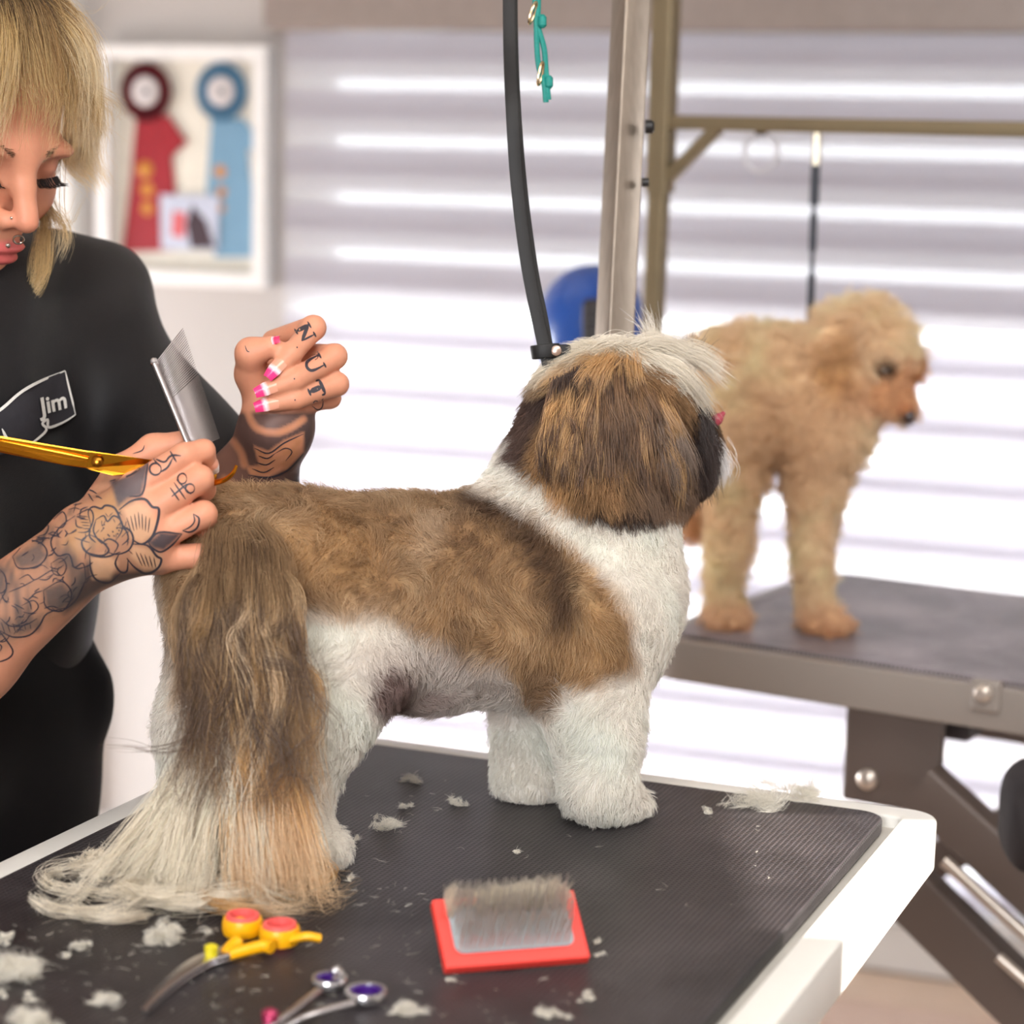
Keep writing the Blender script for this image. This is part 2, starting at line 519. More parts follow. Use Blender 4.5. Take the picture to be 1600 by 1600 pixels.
def bundle(guide, n, s0, s1, npts=14, wav=0.004, wf=60, rng=RNG, tipvar=0.25, flat=None, power=1.0):
    """n strands around a guide polyline (k,3); spread s0 at root to s1 at tip"""
    g = catmull(guide, 8); L = np.r_[0, np.cumsum(np.linalg.norm(np.diff(g, axis=0), axis=1))]; L /= L[-1]
    tip = 1 - tipvar * rng.random(n)
    t = np.linspace(0, 1, npts)[None, :] * tip[:, None]
    G = np.stack([np.interp(t, L, g[:, c]) for c in range(3)], -1)
    o0 = rng.normal(size=(n, 1, 3)); o1 = 0.55 * o0 + 0.8 * rng.normal(size=(n, 1, 3))
    if flat is not None:
        f = np.asarray(flat, float); f = f / np.linalg.norm(f)
        o0 = o0 - 0.7 * (o0 @ f)[..., None] * f; o1 = o1 - 0.7 * (o1 @ f)[..., None] * f
    tt = (t ** power)[..., None]
    off = o0 * s0 * (1 - tt) + o1 * (s0 + (s1 - s0) * tt) * tt
    A = rng.normal(size=(n, 1, 3)) * wav; ph = rng.random((n, 1, 1)) * 6.28
    fr = wf * (0.7 + 0.6 * rng.random((n, 1, 1)))
    ln = np.linalg.norm(np.diff(g, axis=0), axis=1).sum()
    return G + off + A * np.sin(t[..., None] * ln * fr + ph) * tt
# ================================================================== room
WA = math.radians(20)
W_ALONG = np.array([math.cos(WA), -math.sin(WA), 0.0])      # towards the right of the picture
W_IN = np.array([-math.sin(WA), -math.cos(WA), 0.0])        # into the room
W_P0 = T(1300, 1500, 0.0)                                   # wall foot behind the second table
def WALL(px, py, off=0.0):
    r = ray(px, py); p0 = W_P0 + W_IN * off
    return CAM + r * (((p0 - CAM) @ W_IN) / (r @ W_IN))
def wall_s(p): return (np.asarray(p) - W_P0) @ W_ALONG
def wpt(s, z, off=0.0): return W_P0 + W_ALONG * s + W_IN * off + np.array([0, 0, z])
WM = np.stack([W_ALONG, -W_IN, np.array([0, 0, 1.0])], 1)   # box axes: along, out, up
def wbox(name, s0, s1, z0, z1, o0, o1, m, parent=None, bevel=0.0):
    return box(name, wpt((s0 + s1) / 2, (z0 + z1) / 2, (o0 + o1) / 2), (s1 - s0, o1 - o0, z1 - z0), m, parent, WM, bevel)

M_WALL = mat('wall_paint', srgb(186, 181, 178), 0.7, var=0.02, nscale=3, bump=0.08, bscale=90)
M_WHITE = mat('white_gloss_paint', srgb(236, 235, 232), 0.35, var=0.015, nscale=6)
M_TRIM = mat('trim_paint', srgb(226, 223, 219), 0.45, var=0.02, nscale=8)
M_CEIL = mat('ceiling_paint', srgb(232, 229, 224), 0.8, var=0.02, nscale=4)

WIN_S0 = wall_s(WALL(448, 300)); WIN_S1 = wall_s(WALL(1830, 300))
WIN_Z1 = float(WALL(1000, -40)[2]); WIN_Z0 = 0.115
S_L, S_R = -3.3, 2.2
CEIL_Z = 2.62
def structure(o): o['kind'] = 'structure'; return o

# floor: planks as pieces
fl = structure(empty('floor', (0, 1.9, 0)))
M_FLOORB = mat('floor_underlay', srgb(120, 92, 74), 0.8)
box('underlay', (-0.2, 1.9, -0.03), (6.4, 7.0, 0.04), M_FLOORB, fl)
pl_mats = [mat('oak_plank_%s' % n, srgb(*c), 0.32, var=0.12, nscale=14, stretch=(6, 1, 1) if False else (1, 9, 1), bump=0.05, bscale=60)
           for n, c in (('light', (214, 188, 164)), ('warm', (204, 174, 148)), ('rosy', (208, 180, 160)))]
Rf = np.stack([W_ALONG, -W_IN, np.array([0, 0, 1.0])], 1)
k = 0
for i in range(-2, 18):
    o_in = 0.02 + 0.145 * i
    for j in range(3):
        s0 = -3.4 + 2.0 * j + (i * 0.73) % 1.0 - 0.6
        if i < 0: continue
        c = wpt(s0 + 1.0, 0, o_in + 0.0725); c[2] = -0.006
        box('plank', c, (1.994, 0.141, 0.012), pl_mats[(i * 5 + j * 3) % 3], fl, Rf, 0.0015, 1); k += 1
# walls
wb = structure(empty('wall_back', wpt(0, 0, -0.06)))
wbox('wall_panel', S_L, WIN_S0, 0, CEIL_Z, -0.14, 0, M_WALL, wb)
wbox('wall_panel', WIN_S0, WIN_S1, WIN_Z1, CEIL_Z, -0.14, 0, M_WALL, wb)
wbox('wall_panel', WIN_S0, WIN_S1, 0, WIN_Z0, -0.14, 0, M_WALL, wb)
wbox('wall_panel', WIN_S1, S_R, 0, CEIL_Z, -0.14, 0, M_WALL, wb)
bb = structure(wbox('baseboard_back', S_L, S_R, 0, 0.085, 0, 0.016, M_TRIM, None, 0.003))
cl = structure(box('ceiling', (-0.2, 1.9, CEIL_Z + 0.04), (6.6, 7.2, 0.08), M_CEIL))
def holed(name, axis, at, a0, a1, h0, h1, v0, v1):
    w = structure(empty(name, (at, (a0 + a1) / 2, 0) if axis == 'x' else ((a0 + a1) / 2, at, 0)))
    for p0, p1, q0, q1 in ((a0, h0, 0, CEIL_Z), (h1, a1, 0, CEIL_Z), (h0, h1, 0, v0), (h0, h1, v1, CEIL_Z)):
        c = (at, (p0 + p1) / 2, (q0 + q1) / 2); sz = (0.1, p1 - p0, q1 - q0)
        if axis == 'y': c = (c[1], c[0], c[2]); sz = (sz[1], sz[0], sz[2])
        box('wall_panel', c, sz, M_WALL, w)
holed('wall_left', 'x', -2.3, -1.3, 4.7, 3.2, 4.3, 0.13, 0.93)  # unseen opening added to brighten the lower back wall
holed('wall_front', 'y', -1.25, -2.3, 1.8, -1.3, -0.3, 1.3, 2.2)  # unseen opening added for soft frontal fill
# right wall with an unseen slit, invented and sized to shape the sun patch
XR = 1.75
SUN_Y0, SUN_Y1 = 1.42, 1.70
def right_z(x, z=TABLE_Z): return z + (XR - x) * math.tan(SUN_EL)
SW_Z0, SW_Z1 = right_z(0.45, 0.80), right_z(0.13)
wr = structure(empty('wall_right', (XR + 0.05, 1, 0)))
def rbox(y0, y1, z0, z1): box('wall_panel', (XR + 0.02, (y0 + y1) / 2, (z0 + z1) / 2), (0.04, y1 - y0, z1 - z0), M_WALL, wr)
rbox(-1.3, SUN_Y0, 0, CEIL_Z); rbox(SUN_Y1, 3.9, 0, CEIL_Z); rbox(SUN_Y0, SUN_Y1, 0, SW_Z0); rbox(SUN_Y0, SUN_Y1, SW_Z1, CEIL_Z)

# white pilaster / door casing at the far left
sA = wall_s(WALL(-420, 300)); sB = wall_s(WALL(132, 300))
structure(wbox('trim_1', sA, sB, 0, CEIL_Z, 0, 0.05, M_WHITE, None, 0.004))

# window: frame, sill, glass
def glass(name, tint):
  M_GLASS = bpy.data.materials.new(name); M_GLASS.use_nodes = True
  _n = M_GLASS.node_tree.nodes; _l = M_GLASS.node_tree.links
  _t = _n.new('ShaderNodeBsdfTransparent'); _t.inputs[0].default_value = tint
  _g = _n.new('ShaderNodeBsdfGlossy'); _g.inputs['Roughness'].default_value = 0.02
  _f = _n.new('ShaderNodeFresnel'); _f.inputs[0].default_value = 1.4
  _m = _n.new('ShaderNodeMixShader'); _l.new(_f.outputs[0], _m.inputs[0]); _l.new(_t.outputs[0], _m.inputs[1]); _l.new(_g.outputs[0], _m.inputs[2])
  _l.new(_m.outputs[0], _n['Material Output'].inputs['Surface'])
  return M_GLASS
M_GLASS = glass('window_glass', (0.94, 0.95, 0.95, 1))
M_TINT = glass('dimming_glass', (0.42, 0.425, 0.435, 1))  # tint invented for the upper pane, only dims the upper blind
M_PVC = mat('window_frame_white', srgb(230, 230, 230), 0.4)
wn = structure(empty('window_1', wpt((WIN_S0 + WIN_S1) / 2, WIN_Z0, -0.07)))
wbox('window_frame', WIN_S0, WIN_S1, WIN_Z0, WIN_Z0 + 0.05, -0.11, -0.05, M_PVC, wn, 0.003)
wbox('window_frame', WIN_S0, WIN_S1, WIN_Z1 - 0.05, WIN_Z1, -0.11, -0.05, M_PVC, wn, 0.003)
for sm in (WIN_S0 + 0.025, WIN_S1 - 0.025):
    wbox('window_frame', sm - 0.025, sm + 0.025, WIN_Z0 + 0.05, WIN_Z1 - 0.05, -0.11, -0.05, M_PVC, wn, 0.003)
Z_RAIL = float(WALL(1000, 462)[2])  # rail added where the dimmed upper pane begins
wbox('window_frame', WIN_S0 + 0.05, WIN_S1 - 0.05, Z_RAIL - 0.015, Z_RAIL + 0.015, -0.11, -0.05, M_PVC, wn, 0.003)
wbox('pane', WIN_S0 + 0.05, WIN_S1 - 0.05, WIN_Z0 + 0.05, Z_RAIL - 0.015, -0.085, -0.0845, M_GLASS, wn)
wbox('pane', WIN_S0 + 0.05, WIN_S1 - 0.05, Z_RAIL + 0.015, WIN_Z1 - 0.05, -0.085, -0.0845, M_TINT, wn)
# added outside, unseen: board and darkened paving that dim the upper blind
M_SHADE_BOARD = mat('shade_board', srgb(120, 112, 105), 0.8)
structure(wbox('blind_shade_board', WIN_S0 - 0.6, WIN_S1 + 0.8, WIN_Z1 + 0.02, WIN_Z1 + 0.1, -2.4, -0.14, M_SHADE_BOARD))
M_PAVE = mat('dark_paving', srgb(112, 110, 106), 0.8)
structure(wbox('paving_outside', WIN_S0 - 3, WIN_S1 + 3, -0.1, -0.05, -5.0, -0.14, M_PAVE))

# zebra roller blind: cassette and alternating fabric bands
def fabric(name, col, tl, tr, rough=0.9):
    m = bpy.data.materials.new(name); m.use_nodes = True
    N = m.node_tree.nodes; L = m.node_tree.links
    N.remove(N['Principled BSDF'])
    tc = N.new('ShaderNodeTexCoord'); nz = N.new('ShaderNodeTexNoise'); nz.inputs['Scale'].default_value = 120
    L.new(tc.outputs['Object'], nz.inputs['Vector'])
    rp = N.new('ShaderNodeMix'); rp.data_type = 'RGBA'; rp.inputs[6].default_value = col
    rp.inputs[7].default_value = tuple(c * 0.94 for c in col[:3]) + (1,)
    L.new(nz.outputs['Fac'], rp.inputs[0])
    d = N.new('ShaderNodeBsdfDiffuse'); t = N.new('ShaderNodeBsdfTranslucent'); p = N.new('ShaderNodeBsdfTransparent')
    L.new(rp.outputs[2], d.inputs[0]); L.new(rp.outputs[2], t.inputs[0])
    a = N.new('ShaderNodeMixShader'); a.inputs[0].default_value = tl
    L.new(d.outputs[0], a.inputs[1]); L.new(t.outputs[0], a.inputs[2])
    b = N.new('ShaderNodeMixShader'); b.inputs[0].default_value = tr
    L.new(a.outputs[0], b.inputs[1]); L.new(p.outputs[0], b.inputs[2])
    L.new(b.outputs[0], N['Material Output'].inputs['Surface'])
    return m
M_BAND = fabric('blind_band_fabric', srgb(206, 203, 210), 0.46, 0.0)
M_SHEER = fabric('blind_sheer_fabric', srgb(240, 240, 242), 0.45, 0.34)
bl = empty('zebra_blind', wpt((WIN_S0 + WIN_S1) / 2, WIN_Z1, 0.02),
           'white striped day and night roller blind covering the large window', 'blind')
M_CAS = mat('blind_cassette', srgb(146, 134, 128), 0.5)
zc0, zc1 = float(WALL(1000, 52)[2]), float(WALL(1000, -14)[2])
wbox('cassette', WIN_S0 - 0.015, WIN_S1 + 0.02, zc0, zc1, 0.004, 0.075, M_CAS, bl, 0.008)
z_top = zc0 + 0.01
per = float(WALL(1000, 190)[2] - WALL(1000, 282)[2])
zz = float(WALL(1000, 100)[2])          # top of the first sheer stripe
bs0, bs1 = WIN_S0 + 0.012, WIN_S1 + 0.015
def strip(name, z0, z1, off, m, ripple=0.0):
    n = 2; V = []
    for z in (z0, z1):
        V += [wpt(bs0, z, off), wpt(bs1, z, off)]
    V = np.array(V); V = np.concatenate([V, V - W_IN * 0.0012])
    Fc = [(0, 1, 3, 2), (4, 6, 7, 5), (0, 2, 6, 4), (1, 5, 7, 3), (2, 3, 7, 6), (0, 4, 5, 1)]
    mesh_obj(name, V, Fc[:1] if False else [(0, 1, 3, 2)], m, bl)
zf = float(WALL(1000, 148)[2])          # lower edge of the first clear stripe
zlow = WIN_Z0 + 0.01
def layer(off, phase, frac):
    """one of the two fabric layers: solid bands of frac * period starting at zf - phase * period"""
    z = zf + per * (1 - phase); last = z_top
    while last > zlow + 0.002:
        b1 = min(z, last); b0 = max(z - per * frac, zlow)
        if last > b1 + 0.001: strip('sheer_band', max(b1, zlow), last, off, M_SHEER)
        if b1 > b0: strip('fabric_band', b0, b1, off, M_BAND)
        last = b0; z -= per
layer(0.034, 0.0, 0.50)
layer(0.020, 0.26, 0.52)
wbox('bottom_bar', bs0, bs1, WIN_Z0 - 0.02, WIN_Z0 + 0.01, 0.02, 0.04, M_PVC, bl, 0.004)

# ------------------------------------------------------------------ framed rosettes
fx0, fx1, fy0, fy1 = 166, 430, 72, 444
def on_wall(px, py, off=0.0):
    return WALL(px, py, off)
pr = empty('framed_ribbons', WALL(298, 444, 0.0), 'white shadow-box frame with a red and a blue prize rosette on the wall', 'picture frame')
sL, sR = wall_s(WALL(fx0, 260)), wall_s(WALL(fx1, 260))
zT, zB = float(WALL(298, fy0)[2]), float(WALL(298, fy1)[2])
M_FRAME = mat('frame_white', srgb(238, 237, 236), 0.4)
M_MATB = mat('frame_backing', srgb(222, 217, 205), 0.8)
fw = 0.026
wbox('backing', sL + 0.01, sR - 0.01, zB + 0.01, zT - 0.01, 0.002, 0.01, M_MATB, pr)
wbox('frame_rail', sL, sR, zT - fw, zT, 0.002, 0.04, M_FRAME, pr, 0.002)
wbox('frame_rail', sL, sR, zB, zB + fw, 0.002, 0.04, M_FRAME, pr, 0.002)
wbox('frame_rail', sL, sL + fw, zB + fw, zT - fw, 0.002, 0.04, M_FRAME, pr, 0.002)
wbox('frame_rail', sR - fw, sR, zB + fw, zT - fw, 0.002, 0.04, M_FRAME, pr, 0.002)
def wall_poly(name, pxs, o0, o1, m, parent):
    n = len(pxs)
    V = [WALL(x, y, o1) for x, y in pxs] + [WALL(x, y, o1) - W_IN * (o1 - o0) for x, y in pxs]
    Fc = [tuple(range(n)), tuple(range(n, 2 * n))[::-1]] + [(i, n + i, n + (i + 1) % n, (i + 1) % n) for i in range(n)]
    o = mesh_obj(name, V, Fc, m, parent)
    return o
M_GOLDP = mat('gold_print', srgb(196, 130, 40), 0.5)
M_BUT = mat('rosette_button', srgb(206, 200, 200), 0.5)
M_PRINT = mat('grey_print', srgb(120, 120, 126), 0.6)
def rosette(cx, cy, cdark, clight, tails, side, golds):
    r = empty('rosette', WALL(cx, cy, 0.012))
    r.parent = pr; r.location = Vector(r.location) - Vector(pr.location)
    m1 = mat('satin_%d' % cx, srgb(*clight), 0.45, var=0.05); m2 = mat('pleat_%d' % cx, srgb(*cdark), 0.5, var=0.08)
    for t in tails: wall_poly('ribbon_tail', t, 0.012, 0.0145, m1, r)
    wall_poly('ribbon_tail', side, 0.015, 0.0165, m1, r)
    c = WALL(cx, cy, 0.018); R = float(np.linalg.norm(WALL(cx + 40, cy, 0.018) - c))
    V = [c + W_IN * 0.002]; n = 72
    for rr, f in ((0.5, 0.004), (1.0, 0.006)):
        for i in range(n):
            a = 2 * math.pi * i / n
            V.append(c + (W_ALONG * math.cos(a) + np.array([0, 0, 1]) * math.sin(a)) * R * rr * (1 + 0.02 * (i % 2)) + W_IN * (f * (i % 2) + 0.001))
    Fc = [(0, 1 + i, 1 + (i + 1) % n) for i in range(n)] + [(1 + i, 1 + n + i, 1 + n + (i + 1) % n, 1 + (i + 1) % n) for i in range(n)]
    mesh_obj('pleated_ring', V, Fc, m2, r)
    lathe('button', [(R * 0.52, -0.002), (R * 0.52, 0.006), (R * 0.46, 0.009)], c, W_IN, M_BUT, r, 28)
    lathe('button_print', [(R * 0.16, 0.0088), (R * 0.16, 0.0098)], c + W_ALONG * 0.004, W_IN, M_PRINT, r, 12)
    for x, y, w in golds:
        lathe('gold_motif', [(w, 0.0146), (w * 0.9, 0.0158)], WALL(x, y, 0.0), W_IN, M_GOLDP, r, 9)
rosette(229, 143, (92, 12, 26), (150, 6, 28), [[(212, 180), (262, 180), (274, 300), (270, 392), (190, 394), (203, 290)]],
        [(262, 178), (292, 222), (262, 250), (250, 200)], [(233, 265, 0.016), (236, 296, 0.014), (236, 325, 0.013), (270, 216, 0.011)])
rosette(347, 143, (84, 128, 158), (112, 152, 180), [[(330, 185), (380, 185), (394, 300), (396, 402), (336, 402), (322, 300)]],
        [(380, 185), (400, 210), (396, 236), (378, 230)], [(350, 268, 0.012), (352, 300, 0.010), (352, 325, 0.008)])
ph = empty('photo_card', WALL(296, 346, 0.02)); ph.parent = pr; ph.location = Vector(ph.location) - Vector(pr.location)
wall_poly('card', [(250, 304), (342, 306), (340, 392), (252, 390)], 0.017, 0.019, mat('photo_sky', srgb(190, 196, 214), 0.4), ph)
wall_poly('print', [(270, 330), (290, 332), (288, 372), (268, 368)], 0.019, 0.0195, mat('photo_red', srgb(206, 92, 98), 0.4), ph)
wall_poly('print', [(300, 320), (322, 345), (336, 388), (298, 388), (290, 350)], 0.019, 0.0197, mat('photo_dark', srgb(60, 40, 50), 0.4), ph)
# ================================================================== near grooming table
M_TWHITE = mat('table_frame_white', srgb(228, 226, 220), 0.38, var=0.02, nscale=20)
M_STEEL = mat('brushed_aluminium', srgb(150, 138, 126), 0.38, 0.85, var=0.14, nscale=9, stretch=(30, 30, 3), bump=0.04, bscale=60)
def rubber_mat(name, ax, ay, pitch, col, strength=0.9):
    m = bpy.data.materials.new(name); m.use_nodes = True
    N = m.node_tree.nodes; L = m.node_tree.links; b = N['Principled BSDF']
    b.inputs['Roughness'].default_value = 0.42; b.inputs['Specular IOR Level'].default_value = 0.5
    tc = N.new('ShaderNodeTexCoord')
    waves = []
    for a in (ax, ay):
        dp = N.new('ShaderNodeVectorMath'); dp.operation = 'DOT_PRODUCT'
        L.new(tc.outputs['Object'], dp.inputs[0]); dp.inputs[1].default_value = [float(x) * 2 * math.pi / pitch for x in a]
        s = N.new('ShaderNodeMath'); s.operation = 'SINE'; L.new(dp.outputs['Value'], s.inputs[0]); waves.append(s)
    mx = N.new('ShaderNodeMath'); mx.operation = 'MAXIMUM'
    L.new(waves[0].outputs[0], mx.inputs[0]); L.new(waves[1].outputs[0], mx.inputs[1])
    st = N.new('ShaderNodeMapRange'); st.interpolation_type = 'SMOOTHSTEP'
    st.inputs['From Min'].default_value = -0.1; st.inputs['From Max'].default_value = 0.7
    L.new(mx.outputs[0], st.inputs['Value'])
    bp = N.new('ShaderNodeBump'); bp.inputs['Strength'].default_value = strength; bp.inputs['Distance'].default_value = 0.0018
    L.new(st.outputs['Result'], bp.inputs['Height']); L.new(bp.outputs['Normal'], b.inputs['Normal'])
    nz = N.new('ShaderNodeTexNoise'); nz.inputs['Scale'].default_value = 7; nz.inputs['Detail'].default_value = 6; nz.inputs['Roughness'].default_value = 0.65
    L.new(tc.outputs['Object'], nz.inputs['Vector'])
    cr = N.new('ShaderNodeValToRGB')
    cr.color_ramp.elements[0].position = 0.42; cr.color_ramp.elements[0].color = tuple(c * 0.8 for c in col[:3]) + (1,)
    cr.color_ramp.elements[1].position = 0.75; cr.color_ramp.elements[1].color = tuple(min(1, c * 1.9 + 0.01) for c in col[:3]) + (1,)
    L.new(nz.outputs['Fac'], cr.inputs['Fac'])
    mu = N.new('ShaderNodeMix'); mu.data_type = 'RGBA'; mu.blend_type = 'MULTIPLY'; mu.inputs[0].default_value = 1
    L.new(cr.outputs['Color'], mu.inputs[6])
    m2 = N.new('ShaderNodeMapRange'); m2.inputs['To Min'].default_value = 0.3; m2.inputs['To Max'].default_value = 1.4
    L.new(st.outputs['Result'], m2.inputs['Value']); L.new(m2.outputs['Result'], mu.inputs[7])
    L.new(mu.outputs[2], b.inputs['Base Color'])
    return m

cA, cB = T(447, 1133), T(1474, 1270)               # far-left and right corners of the top
ex = (cB - cA); far_len = np.linalg.norm(ex[:2]); ex = ex / np.linalg.norm(ex)
ey = np.array([ex[1], -ex[0], 0.0])                # towards the viewer
TW, TL = far_len, 0.92
tc_ = cA + ex * TW / 2 + ey * TL / 2
t1 = empty('grooming_table', (tc_[0], tc_[1], 0), 'white-framed grooming table with black rubber mat in the foreground', 'table')
outer = round_rect_xy(tc_, ex, ey, TW, TL, 0.028, 8)
inner = round_rect_xy(tc_, ex, ey, TW - 0.056, TL - 0.056, 0.008, 8)
ring_prism('frame_rim', outer, inner, TABLE_Z - 0.042, TABLE_Z, M_TWHITE, t1)
prism('deck', round_rect_xy(tc_, ex, ey, TW - 0.03, TL - 0.03, 0.01, 3), TABLE_Z - 0.04, TABLE_Z - 0.010, mat('table_deck', srgb(190, 186, 178), 0.6), t1)
MAT_Z = TABLE_Z + 0.003
d45 = (ex + ey) / math.sqrt(2); d46 = (ex - ey) / math.sqrt(2)
M_MAT1 = rubber_mat('ribbed_black_rubber', ex, ey, 0.0042, srgb(45, 40, 42), 1.0)
prism('rubber_mat', round_rect_xy(tc_ - ex * 0.006, ex, ey, TW - 0.066, TL - 0.062, 0.022, 8), TABLE_Z - 0.0095, MAT_Z, M_MAT1, t1, 0.002)
M_DARKSTEEL = mat('grey_enamel', srgb(112, 104, 100), 0.4, 0.2, var=0.05, nscale=10)
for sx in (-1, 1):
    for sy in (-1, 1):
        top = tc_ + ex * sx * (TW / 2 - 0.17) + ey * sy * (TL / 2 - 0.16)
        top[2] = TABLE_Z - 0.04; bot = top.copy(); bot[2] = 0.0
        sweep('leg', rrect(0.035, 0.035, 0.005), [bot, top], M_DARKSTEEL, t1, up=ex)

# arm post clamped to the far rim, arm above the picture
pd = float(proj(T(927, 1200))[2]) + 0.035
pb = W(925, 1225, pd); ptop = W(1003, -330, pd + 0.02)
post = empty('leash_stand', pb, 'square aluminium arm post rising behind the brown and white dog', 'grooming arm')
sweep('post', rrect(0.0265, 0.0265, 0.0022), [pb, lerp(pb, ptop, .5), ptop], M_STEEL, post, up=(-0.5, 1.0, 0))
armL = W(770, -300, 1.84)
sweep('arm', rrect(0.0265, 0.0265, 0.0022), [ptop + np.array([0, 0, -0.013]), armL], M_STEEL, post)
M_BLKP = mat('black_plastic', srgb(24, 22, 24), 0.35)
cbot = pb.copy(); cbot[2] = TABLE_Z - 0.05
box('clamp', pb + np.array([0.0, -0.02, 0.012]), (0.05, 0.07, 0.05), M_BLKP, post, frame3(ex), 0.004)
lathe('clamp_screw', [(0.007, 0), (0.007, 0.07), (0.018, 0.07), (0.018, 0.09)], pb + np.array([0, -0.03, -0.02]), (0, 0, -1), M_STEEL, post, 12)
bh = W(1008, 198, pd - 0.006)
lathe('bolt', [(0.006, 0), (0.006, 0.006), (0.004, 0.008)], bh, RIGHT, M_BLKP, post, 10)
lathe('bolt', [(0.004, 0), (0.004, 0.006)], W(1003, 285, pd - 0.004), RIGHT, M_BLKP, post, 10)

# black leash strap
M_STRAP = mat('black_strap', srgb(12, 9, 10), 0.6, var=0.08, nscale=60, bump=0.1, bscale=500)
LD = 1.80
path = catmull([W(794, -310, 1.86), W(795, -100, 1.84), W(796, 60, 1.825), W(800, 170, LD), W(808, 290, LD), W(823, 410, LD), W(843, 510, LD), W(862, 590, LD), W(874, 630, 1.81)], 8)
ls = empty('grooming_leash', path[0], 'black strap leash running down into the fur of the shih tzu', 'leash')
sv = np.cross(np.gradient(path, axis=0), FWD)
sweep('strap', rrect(0.0104, 0.0032, 0.001, 2), path, M_STRAP, ls, up=-FWD)
path2 = catmull([W(797, -310, 1.875), W(798, -100, 1.855), W(799, 60, 1.84), W(804, 180, LD + .012), W(814, 300, LD + .012), W(830, 420, LD + .01), W(846, 500, LD + .007), W(858, 570, LD + 0.005)], 8)
sweep('strap', rrect(0.0112, 0.003, 0.001, 2), path2, M_STRAP, ls, up=-FWD)
kc = W(852, 549, LD - 0.002)
sweep('keeper', rrect(0.011, 0.0022, 0.0008, 2), [kc + p for p in (RIGHT * math.cos(a) * 0.0105 - FWD * math.sin(a) * 0.0062 + UP * 0.001 * math.cos(a) for a in np.linspace(0, 6.283, 17)[:-1])], M_STRAP, ls, closed=True, up=RIGHT)
box('keeper_tab', kc + RIGHT * 0.0135, (0.014, 0.005, 0.011), M_STRAP, ls, np.stack([RIGHT, FWD, UP], 1), 0.002)
lathe('snap_button', [(0.0042, 0), (0.0042, 0.0018), (0.003, 0.0026)], W(869, 548, LD - 0.0065), -FWD, mat('snap_metal', srgb(196, 170, 156), 0.3, 0.8), ls, 16)

# teal cord with two clasps, hanging from the arm
M_TEAL = mat('teal_cord', srgb(10, 132, 122), 0.6, var=0.15, nscale=400)
M_BRASS = mat('pale_gold_metal', srgb(205, 180, 140), 0.22, 0.95)
tl = empty('teal_cord', W(838, -300, 1.84), 'thin teal cord loop with two gold clasps hanging beside the black leash', 'cord')
GD = 1.84
for pts in ([(832, -310), (834, -60), (836, 0), (838, 40), (839, 75), (842, 105), (850, 130), (853, 160)],
            [(842, -310), (842, -60), (841, 0), (841, 40), (850, 75), (853, 110), (855, 135), (857, 156)]):
    sweep('cord', circ(0.0024, 8), catmull([W(x, y, GD + 0.002 * (i % 2)) for i, (x, y) in enumerate(pts)], 6), M_TEAL, tl)
for (x0, y0, x1, y1) in ((838, 3, 827, 37), (848, 97, 841, 133)):
    a, b = W(x0, y0, GD - 0.004), W(x1, y1, GD - 0.004); mid = (a + b) / 2; hv = (a - b) / 2; sd = np.cross(hv, FWD); sd /= np.linalg.norm(sd)
    sweep('clasp', circ(0.0011, 8), [mid + hv * math.cos(t) + (sd * 0.35 - FWD * 0.9) * 0.004 * math.sin(t) for t in np.linspace(0, 6.283, 21)[:-1]], M_BRASS, tl, closed=True)
for x, y in ((847, 33), (857, 128)):
    lathe('bead', [(0.002, 0), (0.0038, 0.002), (0.0038, 0.009), (0.002, 0.011)], W(x, y - 10, GD), -UP, M_TEAL, tl, 10)

# ================================================================== second table
z2 = TABLE_Z
f0, f1 = T(1035, 998, z2), T(1600, 1082, z2)
gx = f1 - f0; gx[2] = 0; gx /= np.linalg.norm(gx); gy = np.array([-gx[1], gx[0], 0.0])     # away from the viewer
T2L, T2W = 1.15, 0.50
c2 = f0 + gx * (T2L / 2 - 0.03) + gy * T2W / 2; c2[2] = 0
t2 = empty('grooming_table', c2, 'grey steel grooming table behind, carrying the cream poodle', 'table')
M_GREY2 = mat('grey_table_enamel', srgb(146, 137, 130), 0.38, 0.1, var=0.03, nscale=6)
M_GREYD = mat('dark_grey_enamel', srgb(104, 92, 86), 0.42, 0.1, var=0.03, nscale=6)
ring_prism('frame_rim', round_rect_xy(c2, gx, gy, T2L, T2W, 0.05, 6), round_rect_xy(c2, gx, gy, T2L - 0.04, T2W - 0.04, 0.035, 6), z2 - 0.045, z2, M_GREY2, t2)
prism('deck', round_rect_xy(c2, gx, gy, T2L - 0.03, T2W - 0.03, 0.04, 4), z2 - 0.04, z2 - 0.008, M_GREYD, t2)
M_MAT2 = rubber_mat('grey_rubber_mat', gx, gy, 0.005, srgb(122, 114, 118), 0.35)
prism('rubber_mat', round_rect_xy(c2, gx, gy, T2L - 0.045, T2W - 0.045, 0.03, 6), z2 - 0.0075, z2 + 0.003, M_MAT2, t2, 0.002)
G2 = np.stack([gx, gy, np.array([0, 0, 1.0])], 1)
def t2pt(px, py, g):   # point on the vertical plane a distance g behind the front edge of the second table
    r = ray(px, py); p0 = f0 + gy * g
    return CAM + r * (((p0 - CAM) @ gy) / (r @ gy))
